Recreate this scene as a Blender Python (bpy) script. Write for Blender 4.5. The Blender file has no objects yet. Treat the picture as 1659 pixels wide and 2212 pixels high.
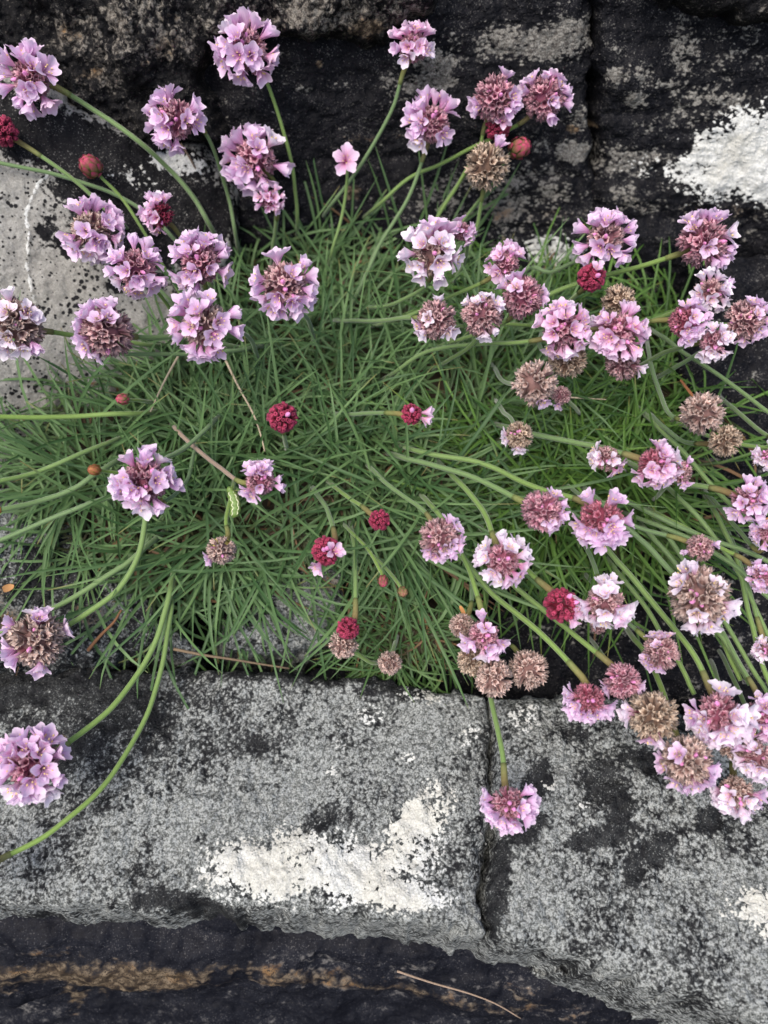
import bpy, math, random
import numpy as np
from mathutils import Matrix, Vector

random.seed(7); rng = np.random.default_rng(7)
scene = bpy.context.scene
COL = scene.collection

# ------------------------------------------------------------------ camera, sky, sun, exposure
PITCH = math.radians(55.0); TAN = 0.662
CAM = np.array([0.0, -0.172, 0.266])
cam_d = bpy.data.cameras.new('camera'); cam = bpy.data.objects.new('camera', cam_d); COL.objects.link(cam)
cam.location = CAM; cam.rotation_euler = (math.pi/2 - PITCH, 0, 0)
cam_d.sensor_fit = 'VERTICAL'; cam_d.sensor_height = 36; cam_d.sensor_width = 27; cam_d.lens = 18/TAN
cam_d.clip_start = 0.01; cam_d.clip_end = 2000
cam_d.dof.use_dof = True; cam_d.dof.focus_distance = 0.262; cam_d.dof.aperture_fstop = 8.0
scene.camera = cam

world = bpy.data.worlds.new('World'); scene.world = world; world.use_nodes = True
SUN_EL, SUN_AZ = math.radians(62), math.radians(215)
wn = world.node_tree.nodes; wl = world.node_tree.links
sky = wn.new('ShaderNodeTexSky'); sky.sky_type = 'NISHITA'; sky.sun_disc = False
sky.sun_elevation = SUN_EL; sky.sun_rotation = SUN_AZ; sky.dust_density = 4.0; sky.ozone_density = 0.6; sky.air_density = 1.0
wl.new(sky.outputs[0], wn['Background'].inputs[0]); wn['Background'].inputs[1].default_value = 0.15
sd = bpy.data.lights.new('sun', 'SUN'); so = bpy.data.objects.new('sun', sd); COL.objects.link(so)
sd.energy = 1.4; sd.angle = math.radians(35); sd.color = (1.0, 0.95, 0.88)
sdir = Vector((math.sin(SUN_AZ)*math.cos(SUN_EL), math.cos(SUN_AZ)*math.cos(SUN_EL), math.sin(SUN_EL)))
so.rotation_euler = sdir.to_track_quat('Z', 'Y').to_euler(); so.location = (0, 0, 2)
scene.view_settings.view_transform = 'Standard'; scene.view_settings.look = 'None'
scene.view_settings.exposure = 0.72; scene.view_settings.gamma = 1.0; scene.view_settings.use_curve_mapping = False

# ------------------------------------------------------------------ pixel <-> world (picture units: 1659 x 2212)
FWD = np.array([0, math.cos(PITCH), -math.sin(PITCH)]); RIGHT = np.array([1.0, 0, 0]); UP = np.cross(RIGHT, FWD)
def ray(u, v):
    d = FWD + RIGHT*((u-829.5)/1106*TAN) + UP*((1106-v)/1106*TAN)
    return d/np.linalg.norm(d)
PY = np.array([-.40, -.20, -.165, -.140, -.132, -.062, -.045, -.014, .020, .058, .100, .113, .150, .26])
PZ = np.array([-.14, -.12, -.080, -.020, -.006, -.004, .014, .037, .052, .058, .061, .066, .165, .45])
def prof(y): return np.interp(y, PY, PZ)
def hit(u, v, off=0.0):
    """ray length from the camera to the plant/rock profile, raised by off"""
    d = ray(u, v); ts = np.linspace(.12, .6, 400); p = CAM + ts[:, None]*d
    f = p[:, 2] - (prof(p[:, 1]) + off)
    i = int(np.argmax(f < 0)); i = max(i, 1)
    a, b = ts[i-1], ts[i]; fa, fb = f[i-1], f[i]
    return a + (b-a)*fa/(fa-fb+1e-12)
def at(u, v, t): return CAM + ray(u, v)*t
def project(P):
    q = P - CAM; z = q @ FWD
    return (q @ RIGHT)/z/TAN*1106 + 829.5, 1106 - (q @ UP)/z/TAN*1106
def mperpx(u, v, t): return t*float(ray(u, v) @ FWD)*TAN/1106
def nrm(a): return a/np.linalg.norm(a)

# ------------------------------------------------------------------ numpy noise
def _h(ix, iy, iz, s):
    n = (ix*374761393 + iy*668265263 + iz*2147483647 + s*1274126177) & 0xffffffff
    n = ((n ^ (n >> 13))*1274126177) & 0xffffffff
    n = ((n ^ (n >> 16))*2246822519) & 0xffffffff
    return ((n ^ (n >> 15)) & 0xffffff)/float(0xffffff)
def vnoise(p, s=0):
    i = np.floor(p).astype(np.int64); f = p - i; f = f*f*f*(f*(f*6-15)+10); r = 0
    for dx in (0, 1):
        wx = f[:, 0] if dx else 1-f[:, 0]
        for dy in (0, 1):
            wy = f[:, 1] if dy else 1-f[:, 1]
            for dz in (0, 1):
                wz = f[:, 2] if dz else 1-f[:, 2]
                r = r + wx*wy*wz*_h(i[:, 0]+dx, i[:, 1]+dy, i[:, 2]+dz, s)
    return r*2-1
def fbm(p, octv=5, s=0, gain=.5):
    a, r = 1.0, 0
    for k in range(octv):
        r = r + a*vnoise(p*2.03**k + 17.3*k, s+k); a *= gain
    return r

# ------------------------------------------------------------------ object helpers
def link(o, parent=None):
    COL.objects.link(o)
    if parent is not None: o.parent = parent
    return o
def mesh_obj(name, V, F, mats, parent=None, smooth=True, mi=None):
    me = bpy.data.meshes.new(name); me.from_pydata([tuple(map(float, v)) for v in V], [], [tuple(map(int, f)) for f in F])
    for m in (mats if isinstance(mats, (list, tuple)) else [mats]): me.materials.append(m)
    if smooth: me.polygons.foreach_set('use_smooth', [True]*len(me.polygons))
    if mi is not None: me.polygons.foreach_set('material_index', np.asarray(mi, dtype=np.int32))
    me.update()
    return link(bpy.data.objects.new(name, me), parent)
def set_col(me, C, name='col'):
    a = me.color_attributes.new(name, 'FLOAT_COLOR', 'POINT')
    C = np.asarray(C, dtype=np.float32)
    if C.shape[1] == 3: C = np.hstack([C, np.ones((len(C), 1), np.float32)])
    a.data.foreach_set('color', C.ravel())
def tag(o, label=None, cat=None, group=None, kind=None):
    if label: o['label'] = label
    if cat: o['category'] = cat
    if group: o['group'] = group
    if kind: o['kind'] = kind
    return o
def empty(name, loc):
    o = bpy.data.objects.new(name, None); o.empty_display_size = .005; o.location = loc
    return link(o)

# ------------------------------------------------------------------ materials
class NT:
    def __init__(self, name):
        self.m = bpy.data.materials.new(name); self.m.use_nodes = True
        self.t = self.m.node_tree; self.n = self.t.nodes; self.l = self.t.links
        self.b = self.n['Principled BSDF']; self.out = self.n['Material Output']
    def node(self, typ, ins=None, **kw):
        x = self.n.new(typ)
        for k, v in kw.items(): setattr(x, k, v)
        for k, v in (ins or {}).items(): self.put(x.inputs[k], v)
        return x
    def put(self, sock, v):
        if hasattr(v, 'links') or isinstance(v, bpy.types.NodeSocket): self.l.new(v, sock)
        else: sock.default_value = v
    def math(self, op, a, b=0.0, c=None, clamp=False):
        x = self.n.new('ShaderNodeMath'); x.operation = op; x.use_clamp = clamp
        self.put(x.inputs[0], a); self.put(x.inputs[1], b)
        if c is not None: self.put(x.inputs[2], c)
        return x.outputs[0]
    def mix(self, f, a, b, blend='MIX'):
        x = self.n.new('ShaderNodeMix'); x.data_type = 'RGBA'; x.blend_type = blend
        self.put(x.inputs[0], f); self.put(x.inputs[6], a); self.put(x.inputs[7], b)
        return x.outputs[2]
    def step(self, v, lo, hi):
        x = self.n.new('ShaderNodeMapRange'); x.interpolation_type = 'SMOOTHSTEP'
        self.put(x.inputs[0], v); x.inputs[1].default_value = lo; x.inputs[2].default_value = hi
        return x.outputs[0]
    def ramp(self, f, stops):
        x = self.n.new('ShaderNodeValToRGB'); self.put(x.inputs[0], f); e = x.color_ramp.elements
        while len(e) < len(stops): e.new(.5)
        for i, (p, c) in enumerate(stops): e[i].position = p; e[i].color = (*c, 1)
        return x.outputs[0]
    def noise(self, vec, scale, detail=4, rough=.55, dist=0.0):
        x = self.n.new('ShaderNodeTexNoise'); self.put(x.inputs['Vector'], vec)
        x.inputs['Scale'].default_value = scale; x.inputs['Detail'].default_value = detail
        x.inputs['Roughness'].default_value = rough; x.inputs['Distortion'].default_value = dist
        return x.outputs[0]
def c4(c): return (*c, 1.0)

def rock_material(name, dark, dark2, grey, grey2, scale=650, stretch=(1, 1, 1), soft=.05, dots=False, rough=.8, bump=.0006, patch=.35, tanm=1.0):
    T = NT(name); co = T.node('ShaderNodeTexCoord').outputs['Object']
    wob = T.node('ShaderNodeTexNoise', {'Vector': co, 'Scale': 260.0, 'Detail': 2.0})
    wv_ = T.node('ShaderNodeVectorMath', {0: wob.outputs['Color'], 1: (.5, .5, .5)}, operation='SUBTRACT')
    ws = T.node('ShaderNodeVectorMath', {0: wv_.outputs[0], 'Scale': .0014}, operation='SCALE')
    cw = T.node('ShaderNodeVectorMath', {0: co, 1: ws.outputs[0]}, operation='ADD').outputs[0]
    mp = T.node('ShaderNodeMapping', {'Vector': cw, 'Scale': stretch}).outputs[0]
    at_ = T.node('ShaderNodeAttribute', attribute_name='col'); sep = T.node('ShaderNodeSeparateColor', {0: at_.outputs['Color']})
    W, G, B = sep.outputs[0], sep.outputs[1], sep.outputs[2]
    gr = T.node('ShaderNodeTexVoronoi', {'Vector': mp, 'Scale': scale*.95, 'Randomness': 1.0}).outputs['Distance']
    nf = T.math('ADD', T.math('MULTIPLY', T.noise(mp, scale*.8, 2, .65), .62), T.math('MULTIPLY', T.math('SUBTRACT', .98, gr), .36))
    nm = T.noise(mp, scale*.20, 4, .68); nl = T.noise(mp, scale*.045, 3, .6)
    vf = T.noise(co, 1700, 1, .6)
    dk = T.mix(T.step(T.math('ADD', T.math('MULTIPLY', nm, .6), T.math('MULTIPLY', vf, .4)), .36, .64), c4(dark), c4(dark2))
    fl = T.step(T.math('ADD', vf, T.math('MULTIPLY', T.math('SUBTRACT', nm, .5), .45)), .64, .74)
    dk = T.mix(T.math('MULTIPLY', fl, .42), dk, c4(grey))
    gl = T.mix(T.step(T.math('ADD', T.math('MULTIPLY', vf, .5), T.math('MULTIPLY', nf, .5)), .38, .62), c4(grey2), c4(grey))
    gv = T.math('ADD', T.math('ADD', T.math('MULTIPLY', nf, .50), T.math('MULTIPLY', nm, .5)), T.math('MULTIPLY', T.math('SUBTRACT', nl, .5), patch))
    gm = T.step(T.math('ADD', gv, T.math('SUBTRACT', G, .5)), .5-soft, .5+soft)
    if dots:
        vo = T.node('ShaderNodeTexVoronoi', {'Vector': mp, 'Scale': 520.0, 'Randomness': 1.0})
        thr = T.math('ADD', T.math('MULTIPLY', T.noise(co, 90, 4, .75), 1.5), -.52)
        dm = T.step(T.math('SUBTRACT', vo.outputs['Distance'], thr), -.06, .10)
        gl = T.mix(dm, c4(dark2), gl)
    col = T.mix(gm, dk, gl)
    bm = T.step(T.math('ADD', B, T.math('MULTIPLY', T.math('SUBTRACT', T.math('ADD', T.math('MULTIPLY', nm, .6), T.math('MULTIPLY', nf, .4)), .5), 1.5)), .34, .74)
    tan = T.mix(T.step(nf, .36, .64), (.060, .042, .026, 1), (.20, .155, .105, 1))
    tan = T.mix(T.math('MULTIPLY', T.step(nm, .56, .68), .6), tan, (.21, .105, .032, 1))
    tan = T.mix(T.step(vf, .52, .66), tan, (.035, .026, .020, 1))
    tan = T.mix(1.0, tan, (tanm, tanm, tanm, 1), 'MULTIPLY'); col = T.mix(bm, col, tan)
    wv = T.math('ADD', W, T.math('ADD', T.math('MULTIPLY', T.math('SUBTRACT', nm, .5), 1.0), T.math('MULTIPLY', T.math('SUBTRACT', nf, .5), 1.0)))
    wm = T.step(wv, .44, .56)
    wc = T.mix(T.step(T.math('ADD', T.math('MULTIPLY', vf, .5), T.math('MULTIPLY', nf, .5)), .36, .60), (.35, .36, .34, 1), (.58, .59, .565, 1))
    wc = T.mix(T.math('MULTIPLY', T.step(nl, .45, .62), .45), wc, (.44, .42, .34, 1))
    col = T.mix(wm, col, wc)
    T.put(T.b.inputs['Base Color'], col)
    T.put(T.b.inputs['Roughness'], T.math('ADD', T.math('MULTIPLY', gm, .15), rough-.12))
    T.b.inputs['Specular IOR Level'].default_value = .10
    hgt = T.math('ADD', T.noise(co, scale*.42, 4, .72), T.math('MULTIPLY', T.step(gr, .6, .1), .25))
    bp = T.node('ShaderNodeBump', {'Height': hgt, 'Distance': bump, 'Strength': .85})
    T.put(T.b.inputs['Normal'], bp.outputs[0])
    return T.m

M_face = rock_material('black_lichened_rock', (.0025, .0028, .0042), (.0105, .0105, .013), (.21, .205, .185), (.065, .060, .054), 640, (.8, 1, 1.25), .05, rough=.72, patch=.38, bump=.0010)
M_crag = rock_material('craggy_dark_rock', (.0035, .0035, .0045), (.015, .0145, .0145), (.20, .185, .16), (.07, .06, .05), 560, (1, 1, 1), .08, rough=.78, bump=.0014, patch=.5)
M_pale = rock_material('pale_dotted_rock', (.005, .005, .006), (.013, .013, .014), (.30, .295, .27), (.21, .205, .185), 600, (1, 1, 1), .05, dots=True, patch=.3, bump=.0006)
M_ledge = rock_material('grey_mottled_rock', (.008, .0083, .0095), (.034, .036, .036), (.31, .325, .312), (.088, .094, .088), 820, (1, 1, 1), .10, bump=.0009, patch=.5)
M_front = rock_material('blue_black_rock', (.003, .0034, .006), (.011, .012, .017), (.12, .115, .11), (.04, .04, .042), 450, (.7, 1, 1), .09, rough=.72, patch=.4, bump=.0005, tanm=.72)  # near-black bluish base colours with a duller tan

def attr_material(name, rough=.6, trans=0.0, sheen=0.0, spec=.3, bump_scale=0, noise_amt=0.0):
    T = NT(name); c = T.node('ShaderNodeAttribute', attribute_name='col').outputs['Color']
    if noise_amt:
        co = T.node('ShaderNodeTexCoord').outputs['Object']
        nz = T.noise(co, 900, 3, .6)
        c = T.mix(1.0, c, T.mix(nz, (1-noise_amt,)*3+(1,), (1+noise_amt,)*3+(1,)), 'MULTIPLY')
    T.put(T.b.inputs['Base Color'], c); T.b.inputs['Roughness'].default_value = rough
    T.b.inputs['Specular IOR Level'].default_value = spec
    if sheen: T.b.inputs['Sheen Weight'].default_value = sheen; T.b.inputs['Sheen Roughness'].default_value = .4
    if trans:
        tr = T.node('ShaderNodeBsdfTranslucent', {0: c}); mx = T.node('ShaderNodeMixShader', {0: trans, 1: T.b.outputs[0], 2: tr.outputs[0]})
        T.put(T.out.inputs[0], mx.outputs[0])
    return T.m
M_calyx = attr_material('papery_calyx', .75, .22, .1, .2, noise_amt=.25)
M_stem = attr_material('downy_stem', .6, 0, .35, .25, noise_amt=.12)
M_bract = attr_material('papery_bract', .7, .15, 0, .2, noise_amt=.2)
M_fol = attr_material('thrift_foliage', .5, .18, 0, .3)
M_misc = attr_material('dry_plant_matter', .8, 0, 0, .2, noise_amt=.3)

def leaf_object_material(name, ca, cb):
    T = NT(name); oi = T.node('ShaderNodeObjectInfo').outputs['Random']
    uv = T.node('ShaderNodeSeparateXYZ', {0: T.node('ShaderNodeTexCoord').outputs['UV']})
    c = T.mix(oi, c4(ca), c4(cb)); c = T.mix(T.step(uv.outputs[1], .28, 0.0), c, (.045, .040, .018, 1))  # dark foot: dead sheath brown plus painted shade for the gaps
    c = T.mix(T.math('MULTIPLY', T.step(uv.outputs[1], .955, 1.0), .4), c, (.22, .17, .06, 1))
    T.put(T.b.inputs['Base Color'], c); T.b.inputs['Roughness'].default_value = .48
    T.b.inputs['Specular IOR Level'].default_value = .3
    tr = T.node('ShaderNodeBsdfTranslucent', {0: c}); mx = T.node('ShaderNodeMixShader', {0: .18, 1: T.b.outputs[0], 2: tr.outputs[0]})
    T.put(T.out.inputs[0], mx.outputs[0]); return T.m

def petal_material(name, throat, mid, body, tip):
    T = NT(name); uv = T.node('ShaderNodeSeparateXYZ', {0: T.node('ShaderNodeTexCoord').outputs['UV']})
    U, V = uv.outputs[0], uv.outputs[1]; oi = T.node('ShaderNodeObjectInfo').outputs['Random']
    c = T.ramp(V, [(0, throat), (.30, mid), (.58, body), (1, tip)])
    s = T.math('ABSOLUTE', T.math('SUBTRACT', U, .5))
    vein = T.math('MINIMUM', s, T.math('ABSOLUTE', T.math('SUBTRACT', s, .2)))
    vm = T.math('MULTIPLY', T.step(vein, .045, .01), T.step(V, .85, .35))
    c = T.mix(T.math('MULTIPLY', vm, .4), c, c4(tuple(.55*x for x in mid)))
    c = T.mix(T.math('MULTIPLY', oi, .30), c, (.86, .74, .86, 1))
    T.put(T.b.inputs['Base Color'], c); T.b.inputs['Roughness'].default_value = .55
    T.b.inputs['Specular IOR Level'].default_value = .12
    tr = T.node('ShaderNodeBsdfTranslucent', {0: c}); mx = T.node('ShaderNodeMixShader', {0: .40, 1: T.b.outputs[0], 2: tr.outputs[0]})
    T.put(T.out.inputs[0], mx.outputs[0]); return T.m
M_petal = {
 'lilac': petal_material('lilac_petal', (.46, .09, .26), (.66, .32, .56), (.80, .54, .80), (.91, .76, .91)),
 'pink': petal_material('pink_petal', (.48, .05, .17), (.70, .27, .50), (.84, .53, .76), (.92, .75, .89)),
 'pale': petal_material('pale_petal', (.52, .15, .28), (.73, .46, .62), (.88, .76, .89), (.95, .90, .95)),
}
def plain(name, col, rough=.6, sheen=0.0):
    T = NT(name); co = T.node('ShaderNodeTexCoord').outputs['Object']; nz = T.noise(co, 1500, 3, .6)
    T.put(T.b.inputs['Base Color'], T.mix(nz, c4(tuple(.75*x for x in col)), c4(tuple(min(1, 1.25*x) for x in col))))
    T.b.inputs['Roughness'].default_value = rough; T.b.inputs['Sheen Weight'].default_value = sheen; return T.m
M_anther = plain('yellow_anther', (.75, .58, .20)); M_filament = plain('pale_filament', (.80, .55, .68))
M_fbud = plain('pink_floret_bud', (.68, .24, .50), .5, .2)
M_catgreen = plain('caterpillar_skin', (.13, .21, .045), .5); M_catcream = plain('caterpillar_stripe', (.55, .58, .36), .5)
M_soil = plain('dark_leaf_litter', (.040, .028, .016), .95)

# ------------------------------------------------------------------ terrain backing
def tri_grid(nx, ny):
    i, j = np.meshgrid(np.arange(nx-1), np.arange(ny-1), indexing='ij'); a = (i*ny+j).ravel()
    return np.stack([a, a+ny, a+ny+1, a+1], 1)
def build_ground():
    xs = np.concatenate([[-300, -60, -12, -3, -1], np.linspace(-.6, .6, 40), [1, 3, 12, 60, 300]])
    ys = np.concatenate([[-300, -60, -12, -3, -1], np.linspace(-.45, .45, 40), [1, 3, 12, 60, 300]])
    X, Y = np.meshgrid(xs, ys, indexing='ij'); P = np.stack([X.ravel(), Y.ravel(), np.full(X.size, -.17)], 1)
    P[:, 2] += .02*fbm(P*6, 3, 3)
    o = mesh_obj('ground', P, tri_grid(len(xs), len(ys)), M_front)
    set_col(o.data, np.tile([0, .45, .2], (len(P), 1))); tag(o, kind='structure')
    # dark bedrock behind the loose blocks
    xs = np.linspace(-.5, .5, 70); s = np.linspace(0, 1, 90)
    y = np.interp(s, np.linspace(0, 1, 9), [-.20, -.13, -.09, -.04, .03, .10, .15, .19, .26])
    z = np.interp(s, np.linspace(0, 1, 9), [-.20, -.10, -.06, -.035, -.010, .015, .06, .16, .40])
    X, S = np.meshgrid(xs, np.arange(90), indexing='ij'); P = np.stack([X.ravel(), y[S.ravel()], z[S.ravel()]], 1)
    P += (.006*fbm(P*40, 4, 5))[:, None]*np.array([0, -.7, .7])
    o = mesh_obj('terrain', P, tri_grid(70, 90), M_front); set_col(o.data, np.tile([0, .33, .1], (len(P), 1))); tag(o, kind='structure')
build_ground()

# ------------------------------------------------------------------ rocks
def poly_sdf(Q, poly):
    d = np.full(len(Q), 1e9); ins = np.zeros(len(Q), bool); n = len(poly)
    for i in range(n):
        a, b = poly[i], poly[(i+1) % n]; e = b-a; w = Q-a
        t = np.clip((w@e)/(e@e), 0, 1); d = np.minimum(d, np.linalg.norm(w - t[:, None]*e, axis=1))
        c = ((a[1] <= Q[:, 1]) != (b[1] <= Q[:, 1]))
        with np.errstate(divide='ignore', invalid='ignore'):
            xx = a[0] + (Q[:, 1]-a[1])*(e[0])/(e[1] if e[1] != 0 else 1e-12)
        ins ^= c & (Q[:, 0] < xx)
    return np.where(ins, d, -d)
def blob(u, v, items):
    """union of soft rotated ellipses (u, v, ru, rv, angle, strength)"""
    r = np.zeros(len(u))
    for (cx, cy, rx, ry, an, st) in items:
        a = math.radians(an); du, dv = u-cx, v-cy
        x = (du*math.cos(a)+dv*math.sin(a))/rx; y = (-du*math.sin(a)+dv*math.cos(a))/ry
        q = np.sqrt(x*x+y*y); r = np.maximum(r, st*np.clip(1.35-.75*q, 0, 1))
    return r
DEPTH = []
def vein(u, v, pts, w):
    q = np.stack([u, v], 1); pts = np.array(pts, float); d = np.full(len(u), 1e9)
    for a, b in zip(pts[:-1], pts[1:]):
        e = b-a; t = np.clip(((q-a)@e)/(e@e), 0, 1); d = np.minimum(d, np.linalg.norm(q-a-t[:, None]*e, axis=1))
    return np.clip(1.2-.75*d/w, 0, 1)
def rock(name, label, poly, p0, n, mat, thick=.05, res=.0008, amp=.004, freq=30, edge=.008, strata=0.0, jitter=.003, grey=.45, greys=(), blacks=(), whites=(), browns=(), seed=1, fine=.0006, extra=None):
    n = nrm(np.array(n, float)); p0 = np.array(p0, float)
    e1 = nrm(np.cross([0, 1e-6, 1], n) if abs(n[2]) < .999 else np.array([1., 0, 0])); e1 = e1 if e1[0] > 0 else -e1
    e2 = np.cross(n, e1)
    def onplane(u, v):
        d = ray(u, v); t = ((p0-CAM)@n)/(d@n); return CAM+d*t
    Q = []
    for (u, v) in poly:
        P = onplane(u, v)-p0; Q.append([P@e1, P@e2])
    Q = np.array(Q); pad = .012
    lo, hi = Q.min(0)-pad, Q.max(0)+pad; nx, ny = int((hi[0]-lo[0])/res)+2, int((hi[1]-lo[1])/res)+2
    A, Bm = np.meshgrid(np.linspace(lo[0], hi[0], nx), np.linspace(lo[1], hi[1], ny), indexing='ij')
    ab = np.stack([A.ravel(), Bm.ravel()], 1); P = p0 + ab[:, :1]*e1 + ab[:, 1:]*e2
    d = poly_sdf(ab, Q) + jitter*fbm(P*55, 4, seed) + .0012*fbm(P*260, 3, seed+9)
    keep = d > -.008
    q = np.clip(d/edge, 0, 1); h = -edge*(1-np.sqrt(np.clip(1-(1-q)**2, 0, 1)))
    h = np.where(d < 0, -edge + d*(thick/.008), h)
    rel = amp*fbm(P*freq, 6, seed+20, .5) + fine*fbm(P*freq*14, 3, seed+31, .6)
    if strata: rel = rel + strata*fbm(P*np.array([12, 60, 150.]), 5, seed+40, .6)
    u, v = project(P)
    W = blob(u, v, whites); G = np.full(len(P), grey)
    G = G + blob(u, v, greys) - .95*blob(u, v, blacks); Bc = blob(u, v, browns)
    if extra is not None:
        dh, G, Bc, W = extra(u, v, P, G, Bc, W); rel = rel + dh
    wn_ = np.clip((W + .5*fbm(P*90, 4, seed+3)*.5 - .4)*4, 0, 1)
    rel = rel + .0007*wn_ + np.clip(G-.5, -.3, .3)*.0012
    P = P + (h+rel)[:, None]*n
    vis = d > 0; DEPTH.append(np.stack([*project(P[vis]), np.linalg.norm(P[vis]-CAM, axis=1)], 1))
    F = tri_grid(nx, ny); F = F[keep[F].all(1)]
    used = np.zeros(len(P), bool); used[F.ravel()] = True; idx = np.cumsum(used)-1
    base = P[used].mean(0)
    me = bpy.data.meshes.new(name); Vv = (P[used]-base).astype(np.float32); Fv = idx[F].astype(np.int32)
    me.vertices.add(len(Vv)); me.vertices.foreach_set('co', Vv.ravel())
    me.loops.add(Fv.size); me.loops.foreach_set('vertex_index', Fv.ravel())
    me.polygons.add(len(Fv)); me.polygons.foreach_set('loop_start', np.arange(0, Fv.size, 4, dtype=np.int32))
    me.polygons.foreach_set('use_smooth', np.ones(len(Fv), bool)); me.materials.append(mat); me.update(calc_edges=True); me.validate()
    if len(me.polygons) and me.polygons[len(me.polygons)//2].normal.dot(Vector(n)) < 0: me.flip_normals()
    set_col(me, np.stack([W, np.clip(G, 0, 1), Bc], 1)[used])
    o = bpy.data.objects.new(name, me); o.location = base; link(o)
    return tag(o, label, 'rock')

FN = (0, -.937, .35)
rock('rock_slab', 'black layered rock slab with grey lichen flecks rising behind the leaf cushion',
     [(250, -260), (1290, -260), (1281, 100), (1284, 330), (1292, 860), (250, 860)], (0, .120, .06), FN, M_face, .06, .0008, .004, 22, .006, strata=.0009, grey=.36, seed=2,
     whites=[(395, 335, 55, 24, 12, .75), (1195, 545, 60, 36, 5, .7), (480, 640, 30, 30, 0, .0)],
     greys=[(1085, 85, 42, 34, 0, .30), (1190, 92, 80, 36, -8, .28), (1050, 95, 20, 20, 0, .2), (940, 140, 40, 30, 0, .28), (935, 180, 50, 22, 0, .28), (960, 100, 30, 30, 0, .15), (1090, 130, 70, 22, 10, .14), (700, 180, 60, 20, 0, .1), (840, 185, 20, 30, 0, .12), (1070, 290, 20, 12, 0, .14), (1240, 330, 26, 18, 0, .34), (1255, 255, 20, 14, 0, .15), (1230, 420, 120, 30, 8, .12), (1050, 430, 160, 40, 0, .12), (1140, 490, 140, 26, 0, .12)],
     browns=[(690, 138, 9, 8, 0, .75), (760, 418, 20, 18, 0, .6), (790, 300, 110, 10, 0, .35), (1100, 470, 170, 40, 0, .36), (1235, 280, 16, 9, 0, .6)])
rock('rock_slab', 'black rock slab with a broad cream white lichen sheet, right of the vertical crack',
     [(1286, -260), (1950, -260), (1950, 900), (1500, 900), (1290, 860), (1294, 330), (1291, 100)], (0, .118, .06), FN, M_face, .06, .0008, .004, 24, .006, strata=.0008, grey=.37, seed=3,
     whites=[(1600, 330, 120, 75, -28, .95), (1510, 345, 70, 34, -25, .7), (1655, 395, 60, 45, 0, .85), (1440, 360, 90, 30, 5, .42)],
     greys=[(1370, 345, 90, 26, 0, .22), (1375, 215, 22, 16, 0, .32), (1330, 160, 24, 14, 0, .18), (1480, 110, 30, 70, 5, .17), (1550, 150, 40, 30, 0, .1), (1470, 190, 70, 22, 20, .18), (1450, 250, 60, 20, -30, .14), (1560, 225, 110, 40, 0, .14), (1600, 100, 50, 50, 0, .08), (1400, 430, 150, 30, 5, .1)],
     browns=[(1290, 278, 10, 8, 0, .7), (1560, 455, 120, 30, 0, .38), (1380, 440, 80, 22, 0, .3)])
rock('rock_block', 'craggy blackish rock block with tan lichen crusts, jutting out above the layered slab',
     [(-260, -260), (945, -260), (930, 6), (872, 46), (835, 78), (775, 92), (705, 84), (640, 98), (590, 92), (520, 100), (440, 108), (414, 165), (440, 205), (470, 300), (325, 328), (240, 308), (150, 268), (0, 188), (-260, 120)],
     (0, .103, .07), FN, M_crag, .04, .0008, .007, 45, .009, grey=.385, seed=5, fine=.0014,
     greys=[(140, 70, 40, 40, 0, .12), (240, 40, 90, 60, 0, .10), (370, 90, 40, 40, 0, .12), (880, 20, 60, 40, 0, .14), (700, 30, 200, 50, 0, .08)],
     browns=[(145, 68, 34, 30, 0, .48), (365, 95, 34, 44, 20, .50), (365, 40, 22, 16, 0, .5), (790, 62, 50, 26, -15, .6), (190, 160, 30, 20, 0, .5), (100, 250, 60, 40, 10, .5), (20, 150, 30, 30, 0, .4), (330, 140, 40, 30, 0, .35)])
rock('rock_block', 'dark rounded rock lip overhanging the slab with the cream lichen sheet',
     [(1380, -260), (1950, -260), (1950, 70), (1659, 34), (1580, 20), (1520, -4), (1400, -14)], (0, .104, .07), FN, M_crag, .03, .001, .004, 40, .009, grey=.36, seed=6, fine=.001)
PN = nrm(.62*(-ray(100, 600)) + .38*np.array([.25, -.6, .75]))
rock('pale_rock', 'pale grey rock with black dots and a white vein, turning black along its upper edge',
     [(-260, 60), (0, 120), (150, 200), (250, 245), (340, 280), (440, 300), (520, 420), (500, 560), (420, 700), (300, 860), (200, 1000), (120, 1130), (-260, 1250)],
     at(100, 600, .338), PN, M_pale, .05, .0008, .003, 25, .007, grey=.72, seed=8, fine=.0004,
     blacks=[(230, 350, 330, 60, 25, .55), (60, 290, 160, 50, 20, .5), (170, 420, 70, 40, 30, .42), (260, 480, 130, 70, 30, .44), (330, 450, 160, 130, 40, .44), (280, 560, 70, 60, 30, .30), (110, 480, 20, 60, 10, .3), (150, 540, 20, 16, 0, .4), (95, 500, 16, 14, 0, .35), (245, 620, 20, 14, 0, .35), (60, 1080, 120, 70, 0, .3), (110, 980, 60, 60, 0, .25)],
     whites=[(300, 385, 50, 30, 15, .42), (330, 465, 50, 28, 10, .42), (385, 345, 60, 26, 10, .75), (240, 400, 40, 25, 20, .3)], extra=lambda u, v, P, G, Bc, W: (0*u, G, Bc, np.maximum(W, .62*vein(u, v, [(108, 372), (84, 398), (72, 420), (60, 450), (58, 478), (64, 505), (62, 530), (58, 582), (68, 620), (74, 660)], 6))))
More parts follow.
